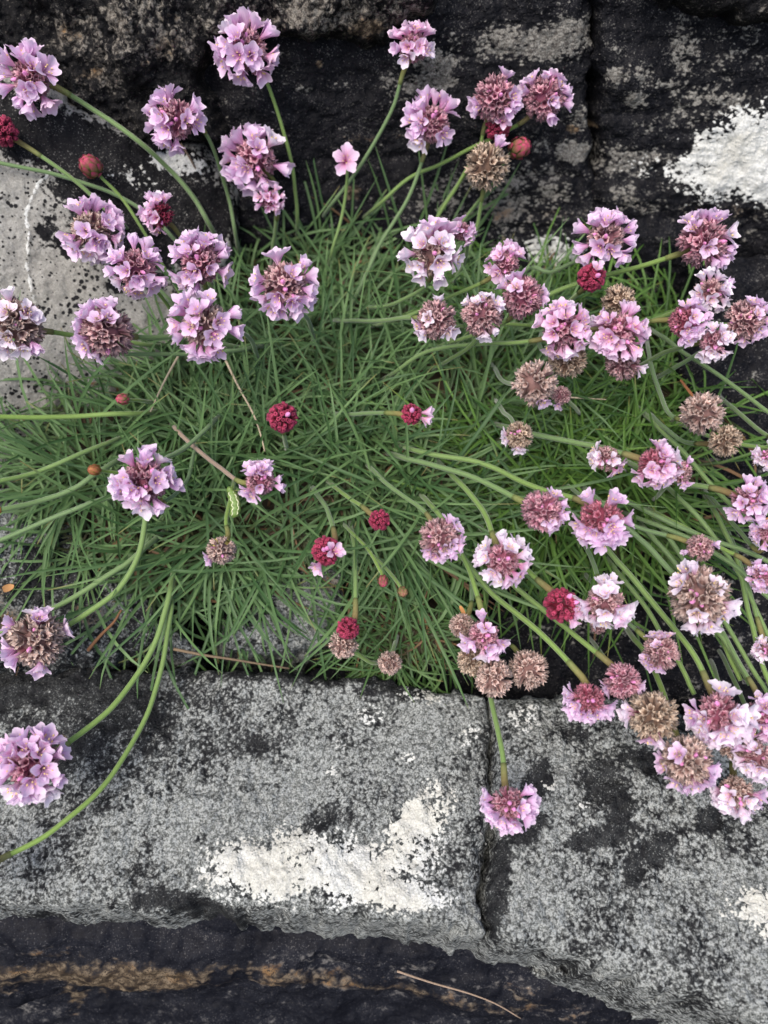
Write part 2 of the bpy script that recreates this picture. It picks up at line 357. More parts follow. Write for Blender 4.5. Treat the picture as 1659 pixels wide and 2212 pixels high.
rock('mottled_rock', 'black and white mottled rock with tan patches below the pale dotted rock',
     [(-260, 1060), (50, 1040), (150, 1100), (230, 1200), (330, 1300), (420, 1395), (200, 1432), (-260, 1440)], at(80, 1300, .312), nrm(-ray(80, 1250)*.6+np.array([.1, -.1, .8])), M_ledge, .04, .0008, .005, 35, .008, grey=.47, seed=9, fine=.001,
     browns=[(40, 1360, 110, 50, 10, .62), (190, 1330, 50, 30, 20, .55), (10, 1275, 30, 20, 0, .45)], greys=[(40, 1180, 70, 60, 0, .08)], blacks=[(110, 1230, 60, 40, 0, .2), (100, 1290, 80, 16, 0, .15)])
rock('grey_block', 'small grey lichened block wedged under the leaf cushion above the dark joint',
     [(520, 1330), (590, 1270), (650, 1235), (705, 1222), (742, 1236), (748, 1300), (738, 1372), (650, 1400), (560, 1402), (500, 1390)], at(650, 1320, .294), nrm(-ray(650, 1320)+np.array([.1, -.1, .3])), M_ledge, .03, .0006, .003, 45, .006, grey=.53, seed=11, fine=.001,
     greys=[(680, 1330, 60, 30, 0, .06)], browns=[(715, 1262, 24, 24, 0, .5), (648, 1270, 10, 8, 0, .6)])
rock('recess_rock', 'dark speckled rock lying in the shaded recess beneath the long stems',
     [(700, 1180), (1000, 1120), (1300, 1080), (1450, 940), (1520, 560), (1950, 480), (1950, 1640), (1400, 1545), (1050, 1530), (740, 1490)], at(1300, 1380, .318), nrm(np.array([-.15, -.45, .85])), M_face, .05, .0009, .006, 28, .008, grey=.36, seed=12,
     greys=[(1290, 1330, 90, 60, 0, .14), (1500, 1330, 120, 120, 0, .1), (1640, 1330, 60, 200, 0, .08)], browns=[(1480, 1430, 120, 20, 15, .35), (1650, 1130, 16, 16, 0, .7)])
LN = nrm(np.array([0, -.10, 1.0]))
rock('ledge_stone', 'long grey ledge stone with the white splashed lichen patch, left of the short crack',
     [(-260, 1430), (120, 1422), (400, 1440), (700, 1452), (820, 1462), (1000, 1482), (1052, 1500), (1060, 1560), (1062, 1700), (1052, 1790), (1040, 1870), (1030, 1950), (1046, 2012), (950, 2000), (850, 1988), (700, 1975), (560, 1972), (440, 1948), (300, 1968), (150, 1960), (-260, 1950)],
     (0, -.095, -.006), LN, M_ledge, .05, .00062, .0035, 22, .007, grey=.532, seed=14, jitter=.0015, fine=.0009,
     whites=[(560, 1880, 120, 62, 8, .80), (740, 1880, 150, 70, 12, .78), (640, 1830, 70, 44, 0, .7), (900, 1780, 76, 50, -35, .78), (880, 1850, 80, 60, 0, .62), (850, 1930, 110, 38, 6, .8), (940, 1730, 50, 60, 10, .6), (800, 1545, 34, 24, 0, .50), (905, 1500, 50, 24, 10, .55), (740, 1605, 22, 18, 0, .5), (880, 1640, 22, 14, 0, .5), (715, 1665, 16, 12, 0, .5), (1010, 1590, 36, 24, 0, .46)],
     greys=[(420, 1800, 330, 160, 0, .05), (800, 1600, 200, 120, 0, .04), (960, 1950, 60, 90, 0, .05)],
     blacks=[(170, 1500, 230, 70, 12, .22), (120, 1600, 110, 80, -20, .2), (400, 1510, 120, 30, 5, .14), (560, 1600, 60, 30, 20, .12), (470, 1545, 70, 25, -20, .12), (360, 1945, 60, 18, 0, .25), (430, 1960, 70, 22, 20, .3), (700, 1770, 60, 20, -30, .16), (850, 1490, 60, 20, 0, .16), (700, 1460, 300, 18, 2, .22)],
     browns=[(130, 1592, 26, 14, 0, .4), (640, 1900, 200, 60, 0, .12)])
rock('ledge_stone', 'broad grey ledge stone blotched with black, right of the short crack',
     [(1060, 1500), (1200, 1488), (1420, 1505), (1950, 1600), (1950, 2420), (1659, 2232), (1560, 2190), (1430, 2150), (1300, 2100), (1180, 2055), (1100, 2040), (1060, 2010), (1048, 1950), (1056, 1870), (1070, 1790), (1078, 1700), (1072, 1600)],
     (0, -.095, -.006), LN, M_ledge, .05, .00062, .0035, 22, .008, grey=.538, seed=15, jitter=.0015, fine=.0009,
     whites=[(1640, 1960, 60, 44, 20, .72), (1130, 1545, 46, 40, 0, .5), (1260, 1740, 20, 14, 0, .5), (1180, 1700, 24, 20, 0, .46), (1655, 2010, 30, 30, 0, .6), (1560, 1970, 14, 12, 0, .5)],
     greys=[(1150, 1600, 90, 90, 0, .05), (1300, 1900, 250, 120, 0, .04)],
     blacks=[(1160, 1690, 24, 36, 20, 0.34), (1140, 1790, 36, 22, -30, 0.36), (1300, 1690, 43, 32, 20, 0.32), (1340, 1750, 22, 29, 0, 0.32), (1300, 1810, 58, 19, -12, 0.32), (1420, 1830, 29, 29, 0, 0.25), (1535, 1768, 19, 20, 0, 0.44), (1370, 1880, 17, 29, 10, 0.27), (1080, 1900, 17, 79, 4, 0.44), (1400, 1640, 58, 22, 10, 0.23), (1560, 1680, 43, 17, 0, 0.19), (1250, 1590, 36, 16, 30, 0.17), (1500, 1560, 86, 17, 5, 0.21)])
def front_extra(u, v, P, G, Bc, W):
    l1 = np.interp(u, [-300, 0, 200, 400, 640, 900, 1100, 1300, 1659], [2015, 2020, 2030, 2050, 2045, 2050, 2090, 2140, 2230])
    wdt = np.interp(u, [-300, 0, 300, 450, 640, 760, 900, 1100, 1300, 1659], [125, 128, 118, 80, 90, 105, 115, 105, 70, 40])
    wob = 26*fbm(P*22, 5, 77); s = (v + wob - l1)/wdt
    band = np.clip(np.minimum(s*3, (1-s)*3), 0, 1)*np.clip(.55+.9*fbm(P*np.array([14, 60, 60.]), 4, 78)+.9*np.abs(s-.32), .25, 1)
    st = np.interp(u, [-300, 380, 470, 560, 700, 900, 1000, 1200, 1500], [.72, .70, .46, .48, .60, .66, .48, .36, .2])
    Bc = np.maximum(Bc, band*st)
    dh = np.where(s < 0, -.004*np.clip(-s*6, 0, 1), 0) + .003*band - .010*np.clip((s-1)*4, 0, 1)
    G = G + .05*band - .08*(s < 0)
    return dh, G, Bc, W
rock('front_rock', 'blue black rock face with a rusty brown band, dropping away under the ledge stones',
     [(-400, 1900), (2000, 1930), (2100, 2560), (-500, 2560)], (0, -.126, -.022), (0, -.84, .54), M_front, .05, .0009, .004, 30, .008, strata=.0003, grey=.36, seed=17, fine=.0005, extra=front_extra,
     browns=[(145, 2185, 26, 60, 0, .66), (205, 2190, 24, 60, 0, .5), (1190, 2140, 20, 20, 0, .4)])

# ------------------------------------------------------------------ nearest rock along a view ray, so stalks and heads stay clear of the stone
_D = np.vstack(DEPTH); CELL = 9; ZB = np.full((260, 340), 9.0)
_i = ((_D[:, 0]+300)/CELL).astype(int); _j = ((_D[:, 1]+300)/CELL).astype(int); _k = (_i >= 0) & (_i < 260) & (_j >= 0) & (_j < 340)
np.minimum.at(ZB, (_i[_k], _j[_k]), _D[_k, 2])
def rdist(u, v, r=1):
    i, j = int((u+300)/CELL), int((v+300)/CELL); z = ZB[max(0, i-r):i+r+1, max(0, j-r):j+r+1]
    return float(z.min()) if z.size else 9.0
# ------------------------------------------------------------------ leaf cushions
NSEG = 6
def leaf_template(bend, side, fold, tw):
    """unit-length thrift leaf: runs along +x, bends down -z; two faces per segment across a folded midrib"""
    p = np.zeros(3); d = 0.0; a = 0.0; pts = [p.copy()]; dirs = []
    for i in range(NSEG):
        d -= bend/NSEG*(.5+1.0*i/NSEG); a += side/NSEG
        v = np.array([math.cos(d)*math.cos(a), math.cos(d)*math.sin(a), math.sin(d)]); dirs.append(v)
        p = p + v/NSEG; pts.append(p.copy())
    dirs.append(dirs[-1]); V, UV = [], []
    prof_w = [.72, .95, 1.0, .98, .9, .72, .12]
    for i in range(NSEG+1):
        t = dirs[i]; s = nrm(np.cross([0, 0, 1.0], t)+np.array([0, 1e-4, 0])); n = np.cross(t, s)
        r = tw*i/NSEG; s2 = s*math.cos(r)+n*math.sin(r); n2 = np.cross(t, s2); w = prof_w[i]*.5
        for k, q in ((-1, 0), (0, 1), (1, 2)):
            V.append((pts[i], s2*k*w, -n2*(fold*w if k == 0 else 0))); UV.append((q/2, i/NSEG))
    F = []
    for i in range(NSEG):
        for k in range(2):
            a0 = i*3+k; F.append((a0, a0+1, a0+4, a0+3))
    C = np.array([v[0] for v in V]); O = np.array([v[1]+v[2] for v in V])
    return C, O, np.array(F), np.array(UV)
TEMPL = [leaf_template(random.uniform(.2, 1.9), random.uniform(-1.25, 1.25), random.uniform(.3, .6), random.uniform(-.5, .5)) for _ in range(20)]
def in_poly(u, v, poly): return poly_sdf(np.array([[u, v]], float), np.array(poly, float))[0]

def cushion(label, poly, n_ros, per, soil_off, pal, centre, len_rng, n_obj, seed, edge_push=.9, soil=True, width=.00104, extra_edge=0):
    R = random.Random(seed); poly = np.array(poly, float)
    lo, hi = poly.min(0), poly.max(0)
    root_p = at(centre[0], centre[1], hit(*centre)+.03)
    root = empty('thrift_cushion', root_p)
    tag(root, label, 'plant', 'thrift leaf cushions')
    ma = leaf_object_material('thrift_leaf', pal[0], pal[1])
    shared = []
    for k, (C, O, F, UV) in enumerate(TEMPL):
        me = bpy.data.meshes.new('leaf'); L = .036
        me.from_pydata([tuple(x) for x in C*L+O*width], [], [tuple(map(int, f)) for f in F])
        uvl = me.uv_layers.new(name='UVMap')
        for lp in me.loops: uvl.data[lp.index].uv = UV[lp.vertex_index]
        me.polygons.foreach_set('use_smooth', [True]*len(me.polygons)); me.materials.append(ma); shared.append(me)
    items = []
    cnt = 0
    while cnt < n_ros:
        u, v = R.uniform(lo[0], hi[0]), R.uniform(lo[1], hi[1])
        sd_ = in_poly(u, v, poly)
        if sd_ < 0: continue
        if extra_edge and sd_ > 60 and R.random() < extra_edge: continue
        so_ = soil_off + R.uniform(-.004, .003)
        th_ = hit(u, v, -so_); cnt += 1
        if rdist(u, v) < th_-.005: continue
        P0 = at(u, v, th_); top = max(0.0, min(1.0, (680-v)/160))
        y = P0[1]; sl = (prof(y+.01)-prof(y-.01))/.02; sl = min(sl, 1.5)
        n = nrm(np.array([0, -sl, 1.0])); n = nrm(n*.75 + -.25*ray(u, v))
        ou = np.array([(u-centre[0])/(hi[0]-lo[0])*2, -(v-centre[1])/(hi[1]-lo[1])*2]); ol = np.linalg.norm(ou)+1e-6
        edge = max(0.0, 1-max(sd_, 0)/130.0)
        tx = np.array([1.0, 0, 0]); ty = nrm(np.cross(n, tx))
        ndir = nrm(n + .55*edge*(tx*ou[0]+ty*ou[1])/ol)
        rosette_az = R.uniform(0, 6.28)
        for k in range(per):
            az = rosette_az + k*2.4 + R.uniform(-.5, .5)
            dv = tx*math.cos(az)+ty*math.sin(az)
            dv = dv + (.30*min(1, ol)+edge*edge_push)*(tx*ou[0]+ty*ou[1])/ol
            t0 = nrm(dv); el = math.radians((R.uniform(14, 66) - 22*edge)*(1-.45*top))
            f = nrm(t0*math.cos(el)+ndir*math.sin(el)); s = nrm(np.cross(ndir, f)); nn = np.cross(f, s)
            L = R.uniform(*len_rng)*(1+(.55 if v < 1180 else .32)*edge)*(1-.30*top); tk = R.randrange(len(TEMPL)); w = width*R.uniform(.8, 1.2)
            pos = P0 + (tx*R.gauss(0, .0022)+ty*R.gauss(0, .0022))
            dead = R.random() < .11
            if dead: L *= .7; f = nrm(t0*math.cos(.2)+ndir*math.sin(.2)); s = nrm(np.cross(ndir, f)); nn = np.cross(f, s)
            B = np.stack([f, s, nn], 1)
            tip = pos + B@(TEMPL[tk][0][-7]*L)
            uu, vv = project(tip[None])
            score = -np.linalg.norm(tip-CAM) + (0 if -20 < uu[0] < 1680 else -1) - (1 if dead else 0) + L*.8
            items.append((score, pos, B, L, tk, w, R.random(), dead))
    items.sort(key=lambda q: -q[0])
    # the largest ones singly
    step = max(1, int(len(items)*.35/n_obj)); pick = list(range(0, min(len(items), n_obj*step), step))[:n_obj]; ps = set(pick)
    for i in pick:
        sc, pos, B, L, tk, w, rn, dead = items[i]
        o = bpy.data.objects.new('leaf', shared[tk]); link(o, root)
        M = Matrix.Identity(4); Bs = B*np.array([L/.036, w/width, w/width])
        for r_ in range(3):
            for c_ in range(3): M[r_][c_] = Bs[r_, c_]
            M[r_][3] = pos[r_]-root_p[r_]
        o.matrix_basis = M
    Vs, Fs, Cs, off = [], [], [], 0
    a_, b_ = np.array(pal[0]), np.array(pal[1])
    for i, (sc, pos, B, L, tk, w, rn, dead) in enumerate(items):
        if i in ps: continue
        C, O, F, UV = TEMPL[tk]
        V = (C*L+O*w)@B.T + pos - root_p
        t = UV[:, 1:2]; col = a_*(1-rn)+b_*rn
        if dead: col = np.array([.15, .085, .04])*(.6+.8*rn)
        cc = np.tile(col, (len(V), 1)); cc = cc*(1-np.clip(1-t*4, 0, 1)) + np.array([.045, .040, .018])*np.clip(1-t*4, 0, 1)  # same foot tone, sheath brown deepened to paint shade between leaves
        if rn > .8: cc[-3:] = [.22, .17, .06]
        Vs.append(V); Fs.append(F+off); Cs.append(cc); off += len(V)
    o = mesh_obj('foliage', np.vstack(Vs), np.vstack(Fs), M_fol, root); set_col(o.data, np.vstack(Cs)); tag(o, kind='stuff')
    # litter mound under the rosettes
    if soil:
        ug = np.linspace(lo[0]-60, hi[0]+60, 60); vg = np.linspace(lo[1]-60, hi[1]+60, 60); P = []; sd_ = []
        for a in ug:
            for b in vg: P.append((a, b))
        P = np.array(P); sd_ = poly_sdf(P, poly)
        pts = np.array([at(a, b, hit(a, b, -(soil_off+.002)) + max(0, 25-q)*.0006) for (a, b), q in zip(P, sd_)])
        pts += (.0025*fbm(pts*120, 4, seed))[:, None]*np.array([0, -.5, .8])
        F = tri_grid(60, 60); F = F[(sd_ > -45)[F].all(1)]
        mo = mesh_obj('litter_mound', pts-root_p, F, M_soil, root)
    return root
MAIN = [(110, 680), (200, 660), (330, 630), (430, 560), (560, 530), (760, 530), (900, 560), (1050, 600), (1110, 660), (1110, 800), (1060, 1000), (1000, 1130), (900, 1180), (780, 1140), (690, 1145), (560, 1195), (420, 1265), (220, 1300), (130, 1190), (95, 1000), (90, 800)]
cushion('large dense cushion of narrow green leaves spilling over the joint between the rocks', MAIN, 285, 12, .020,
        ((.040, .094, .030), (.125, .215, .080)), (600, 880), (.028, .054), 300, 21, extra_edge=.25, width=.00106)
RIGHTC = [(1090, 660), (1300, 690), (1480, 710), (1580, 780), (1590, 940), (1510, 1060), (1400, 1160), (1230, 1200), (1080, 1120), (1060, 900)]
cushion('fresh yellow green leaf cushion under the faded heads beside the dark recess', RIGHTC, 140, 12, .024,
        ((.036, .092, .018), (.112, .215, .042)), (1320, 900), (.026, .046), 240, 22)
cushion('tiny tuft of short green leaves growing in the joint above the ledge stones', [(800, 1320), (900, 1290), (990, 1310), (1010, 1390), (960, 1440), (820, 1430), (780, 1380)], 24, 14, .016,
        ((.045, .105, .030), (.090, .165, .050)), (890, 1370), (.012, .024), 120, 23, width=.0008)

# ------------------------------------------------------------------ flower parts
def petal_mesh(theta_open, colour, seed):
    R = random.Random(seed); nt, ns = 7, 5; L = .0067
    r, z, V, UV = .00035, .0026, [], []
    th_end = math.radians(theta_open + R.uniform(-8, 8)); ph_ = R.uniform(0, 6); curl = R.uniform(-.75, .2); skew = R.uniform(-.18, .18)
    widths = [.30, .50, .90, 1.50, 1.95, 1.90, 1.25]
    for i in range(nt):
        t = i/(nt-1)
        th = math.radians(8) + (th_end-math.radians(8))*min(1, t/.62)**1.4 + curl*max(0, t-.7)*2
        if i: r += math.sin(th)*L/(nt-1); z += math.cos(th)*L/(nt-1)
        w = widths[i]*.001*R.uniform(.94, 1.06)
        for k in range(ns):
            s = (k/(ns-1))*2-1
            cup = .00085*s*s*(w/.0017)*(1 if t < .85 else .5)
            tip = -.00025*(1 if abs(s) < .3 else 0)*(t > .95) - .0013*(s*s)*(t > .95) - .0005*(s*s)*(.8 < t < .95)
            x = r - cup*math.cos(th) + tip*math.sin(th); zz = z + cup*math.sin(th) + tip*math.cos(th)
            zz += R.uniform(-.00014, .00014) + .00016*math.cos(s*9+ph_)*t; x += R.uniform(-.0001, .0001)
            V.append((x, s*w + skew*.001*t*t*4, zz)); UV.append((k/(ns-1), t))
    F = []
    for i in range(nt-1):
        for k in range(ns-1):
            a = i*ns+k; F.append((a, a+1, a+ns+1, a+ns))
    me = bpy.data.meshes.new('petal'); me.from_pydata(V, [], F); uvl = me.uv_layers.new(name='UVMap')
    for lp in me.loops: uvl.data[lp.index].uv = UV[lp.vertex_index]
    me.polygons.foreach_set('use_smooth', [True]*len(me.polygons)); me.materials.append(M_petal[colour]); return me
OPEN = {'closed': 18, 'half': 38, 'open': 62, 'wide': 86}
PET = {(o, c): [petal_mesh(OPEN[o], c, i*31+hash_) for i in range(4)] for hash_, o in enumerate(OPEN) for c in M_petal}

def rings_mesh(rings, nseg=8):
    """rings: list of (r, z); returns V, F"""
    V, F = [], []
    for (r, z) in rings:
        for k in range(nseg): a = 2*math.pi*k/nseg; V.append((r*math.cos(a), r*math.sin(a), z))
    for i in range(len(rings)-1):
        for k in range(nseg): F.append((i*nseg+k, i*nseg+(k+1) % nseg, (i+1)*nseg+(k+1) % nseg, (i+1)*nseg+k))
    return np.array(V), np.array(F)
# calyx tube that carries the petals
V, F = rings_mesh([(.0003, -.0006), (.0006, .0008), (.0008, .002), (.0012, .0030)], 10)
ME_tube = bpy.data.meshes.new('floret'); ME_tube.from_pydata([tuple(v) for v in V], [], [tuple(map(int, f)) for f in F]); ME_tube.materials.append(M_calyx)
zc = V[:, 2:3]; set_col(ME_tube, np.where(zc > .0025, [.40, .24, .24], [.28, .10, .12]))
# stamens
def stamens_mesh(seed):
    R = random.Random(seed); V, F, mi = [], [], []
    for k in range(5):
        a = 2*math.pi*(k+.5)/5+R.uniform(-.2, .2); base = np.array([.0003*math.cos(a), .0003*math.sin(a), .0026]); tip = np.array([.0013*math.cos(a), .0013*math.sin(a), .0026+R.uniform(.0030, .0040)])
        d = nrm(tip-base); s = nrm(np.cross(d, [0, 0, 1.0])+1e-6); t = np.cross(d, s); b0 = len(V)
        for q in (base, tip):
            for m in range(3): an = 2.094*m; V.append(q + (s*math.cos(an)+t*math.sin(an))*.00009)
        for m in range(3): F.append((b0+m, b0+(m+1) % 3, b0+3+(m+1) % 3, b0+3+m)); mi.append(1)
        b1 = len(V); rr = .00030
        for q in ((rr, 0, 0), (-rr, 0, 0), (0, rr, 0), (0, -rr, 0), (0, 0, .0005), (0, 0, -.0004)): V.append(tip+np.array(q))
        for f in ((0, 2, 4), (2, 1, 4), (1, 3, 4), (3, 0, 4), (2, 0, 5), (1, 2, 5), (3, 1, 5), (0, 3, 5)): F.append(tuple(b1+x for x in f)); mi.append(0)
    me = bpy.data.meshes.new('stamens'); me.from_pydata([tuple(v) for v in V], [], F); me.materials.append(M_anther); me.materials.append(M_filament)
    me.polygons.foreach_set('material_index', np.array(mi, dtype=np.int32)); return me
ME_stam = [stamens_mesh(i) for i in range(3)]
V, F = rings_mesh([(.0003, 0), (.0008, .0008), (.0011, .0022), (.0010, .0034), (.0005, .0044), (.00005, .0048)], 8)
ME_fbud = bpy.data.meshes.new('flower_bud'); ME_fbud.from_pydata([tuple(v) for v in V], [], [tuple(map(int, f)) for f in F]); ME_fbud.materials.append(M_fbud); ME_fbud.polygons.foreach_set('use_smooth', [True]*len(ME_fbud.polygons))

def basis(d, roll):
    d = nrm(d); s = nrm(np.cross(d, [.31, .77, .55])); t = np.cross(d, s)
    return np.stack([s*math.cos(roll)+t*math.sin(roll), -s*math.sin(roll)+t*math.cos(roll), d], 1)
def mat4(B, p, sc=1.0):
    M = Matrix.Identity(4)
    for i in range(3):
        for j in range(3): M[i][j] = B[i, j]*sc
        M[i][3] = p[i]
    return M
def floret(parent, p, d, sc, opn, colour, R):
    fo = bpy.data.objects.new('floret', ME_tube); link(fo, parent); fo.matrix_basis = mat4(basis(d, R.uniform(0, 6.28)), p, sc)
    n = 5 if R.random() < .85 else 4
    for k in range(n):
        o_ = opn
        if R.random() < .25: o_ = {'closed': 'half', 'half': 'open', 'open': 'half', 'wide': 'open'}[opn]
        po = bpy.data.objects.new('petal', R.choice(PET[(o_, colour)])); link(po, fo)
        po.matrix_basis = Matrix.Rotation(2*math.pi*k/5 + R.uniform(-.15, .15), 4, 'Z') @ Matrix.Rotation(R.uniform(-.12, .12), 4, 'Y') @ Matrix.Diagonal((1, R.uniform(.85, 1.1), R.uniform(.92, 1.06), 1))
    if opn != 'closed':
        st = bpy.data.objects.new('stamens', R.choice(ME_stam)); link(st, fo)
CAL = {'pink': ((.44, .14, .22), (.68, .40, .46)), 'mauve': ((.38, .165, .20), (.68, .46, .46)), 'tan': ((.30, .19, .14), (.70, .56, .43)), 'crim': ((.17, .009, .028), (.40, .055, .115)), 'rose': ((.36, .075, .13), (.60, .24, .31)), 'dust': ((.38, .22, .20), (.72, .56, .49))}
def calyx_cluster(parent, axis, e1, e2, core, n, pal, spread, R, scale=1.0, shut=False, jag=1.0):
    a_, b_ = np.array(CAL[pal][0]), np.array(CAL[pal][1]); Vs, Fs, Cs, off = [], [], [], 0
    sv, sf = rings_mesh([(1e-5, -1), (.6, -.8), (.92, -.4), (1, 0), (.92, .4), (.6, .8), (1e-5, 1)], 12)
    B0 = np.stack([e1, e2, axis], 1); cr = core*.62
    Vs.append((sv*cr)@B0.T); Fs.append(sf); Cs.append(np.tile(a_*.7, (len(sv), 1))); off += len(sv)
    L = core*.52
    for i in range(n):
        cz = 1-(1-math.cos(spread))*(i+.5)/n; th = math.acos(cz)+R.gauss(0, .06); ph = i*2.39996+R.gauss(0, .12)
        d = axis*math.cos(th)+(e1*math.cos(ph)+e2*math.sin(ph))*math.sin(th); d = nrm(d+np.array([R.gauss(0, .10) for _ in range(3)]))
        B = basis(d, R.uniform(0, 6.28)); w = core*.205*math.sqrt(45/n)*R.uniform(.85, 1.2); l = L*R.uniform(.85, 1.22)
        tone = R.uniform(.62, 1.3); V, C = [], []
        if shut: rr = [(.45, 0), (1.0, .4), (1.08, .72), (.80, 1.0), (.22, .78)]
        else: rr = [(.35, 0), (.7, .45), (1.0, .82), (1.28, 1.0), (.55, .60)]
        for ri, (r, z) in enumerate(rr):
            for k in range(10):
                an = math.pi*k/5; pk = (k % 2 == 0)
                r2 = r*(1.0 if pk else .80); z2 = z + ((.13*jag if pk else -.12*jag) if (ri == 3 and not shut) else 0)
                r2 *= R.uniform(.9, 1.12); V.append((r2*w*math.cos(an), r2*w*math.sin(an), z2*l))
                f = [0, .15, .45, 1.0, -.25][ri]; c = a_+(b_-a_)*f if f >= 0 else a_*.6  # innermost ring darker: shade inside the funnel put into the colour
                C.append(np.clip(c*tone*(.72 if pk and ri < 3 else 1.05), 0, 1))
        F = []
        for ri in range(4):
            for k in range(10): F.append((ri*10+k, ri*10+(k+1) % 10, ri*10+10+(k+1) % 10, ri*10+10+k))
        V = np.array(V)@B.T + d*core*.56; Vs.append(V); Fs.append(np.array(F)+off); Cs.append(np.array(C)); off += len(V)
    o = mesh_obj('calyx_cluster', np.vstack(Vs), np.vstack(Fs), M_calyx, parent); set_col(o.data, np.vstack(Cs)); tag(o, kind='stuff'); return o
def tube(name, pts, rad, cols, mat, parent, nseg=8, origin=None):
    pts = np.array(pts); n = len(pts); V, F, C = [], [], []; s = None
    for i in range(n):
        t = nrm(pts[min(i+1, n-1)]-pts[max(i-1, 0)])
        s = nrm(np.cross(t, [.3, .5, .8])) if s is None else nrm(s-t*(s@t)); b = np.cross(t, s); r = rad(i/(n-1)) if callable(rad) else rad
        for k in range(nseg): a = 2*math.pi*k/nseg; V.append(pts[i]+(s*math.cos(a)+b*math.sin(a))*r); C.append(cols(i/(n-1)))
    for i in range(n-1):
        for k in range(nseg): F.append((i*nseg+k, i*nseg+(k+1) % nseg, (i+1)*nseg+(k+1) % nseg, (i+1)*nseg+k))
    F.append(tuple(range(nseg-1, -1, -1))); F.append(tuple(range((n-1)*nseg, n*nseg)))
    V = np.array(V); o = mesh_obj(name, V-(origin if origin is not None else 0), [], mat, parent)
    o.data.clear_geometry(); o.data.from_pydata([tuple(v) for v in V-(origin if origin is not None else 0)], [], F)
    o.data.polygons.foreach_set('use_smooth', [True]*len(o.data.polygons)); set_col(o.data, C); return o
def spline(pts, n):
    pts = np.array(pts); d = np.r_[0, np.cumsum(np.linalg.norm(np.diff(pts, axis=0), axis=1))]
    q = np.vstack([2*pts[0]-pts[1], pts, 2*pts[-1]-pts[-2]]); out = []
    for s in np.linspace(0, d[-1]*.99999, n):
        i = max(0, min(len(pts)-2, int(np.searchsorted(d, s, 'right'))-1)); t = (s-d[i])/(d[i+1]-d[i]+1e-12)
        p0, p1, p2, p3 = q[i], q[i+1], q[i+2], q[i+3]
        out.append(.5*((2*p1)+(-p0+p2)*t+(2*p0-5*p1+4*p2-p3)*t*t+(-p0+3*p1-3*p2+p3)*t**3))
    return np.array(out)
def scales(parent, c, axis, e1, e2, rad, n_r, a, b, name, R, prolate=1.0, th0=.15, th1=2.0, sz=.75):
    """overlapping ovate scales wrapped round a small ovoid"""
    Vs, Fs, Cs, off = [], [], [], 0; a, b = np.array(a), np.array(b)
    B0 = np.stack([e1, e2, axis], 1)
    sv, sf = rings_mesh([(1e-5, -1), (.6, -.8), (.92, -.4), (1, 0), (.92, .4), (.6, .8), (1e-5, 1)], 10)
    Vs.append((sv*np.array([.9, .9, .9*prolate])*rad)@B0.T+c); Fs.append(sf); Cs.append(np.tile(a, (len(sv), 1))); off += len(sv)
    for ri in range(n_r):
        th = th1-(th1-th0)*ri/max(1, n_r-1); m = max(3, int(6*math.sin(min(th, 2.2))+2)); l = sz*R.uniform(.9, 1.1)
        for k in range(m):
            ph = 2*math.pi*(k+.5*(ri % 2))/m+R.uniform(-.15, .15); V, C = [], []; tone = R.uniform(.7, 1.25)
            for i in range(5):
                t = i/4; tt = th-(t)*l; w = [.30, .50, .52, .36, .04][i]*1.35
                for q in (-1, 0, 1):
                    p2 = ph+q*w*.5/max(.35, math.sin(max(.3, min(tt, 2.8)))); rr = rad*(.96+.24*t*(1-.35*t)+.05*(1-abs(q)))
                    V.append((rr*math.sin(tt)*math.cos(p2), rr*math.sin(tt)*math.sin(p2), prolate*rr*math.cos(tt))); C.append(np.clip((a+(b-a)*t)*tone, 0, 1))
            F = [(i*3+q, i*3+q+1, i*3+q+4, i*3+q+3) for i in range(4) for q in range(2)]
            Vs.append(np.array(V)@B0.T+c); Fs.append(np.array(F)+off); Cs.append(np.array(C)); off += len(V)
    o = mesh_obj(name, np.vstack(Vs), np.vstack(Fs), M_bract, parent); set_col(o.data, np.vstack(Cs)); tag(o, kind='stuff'); return o

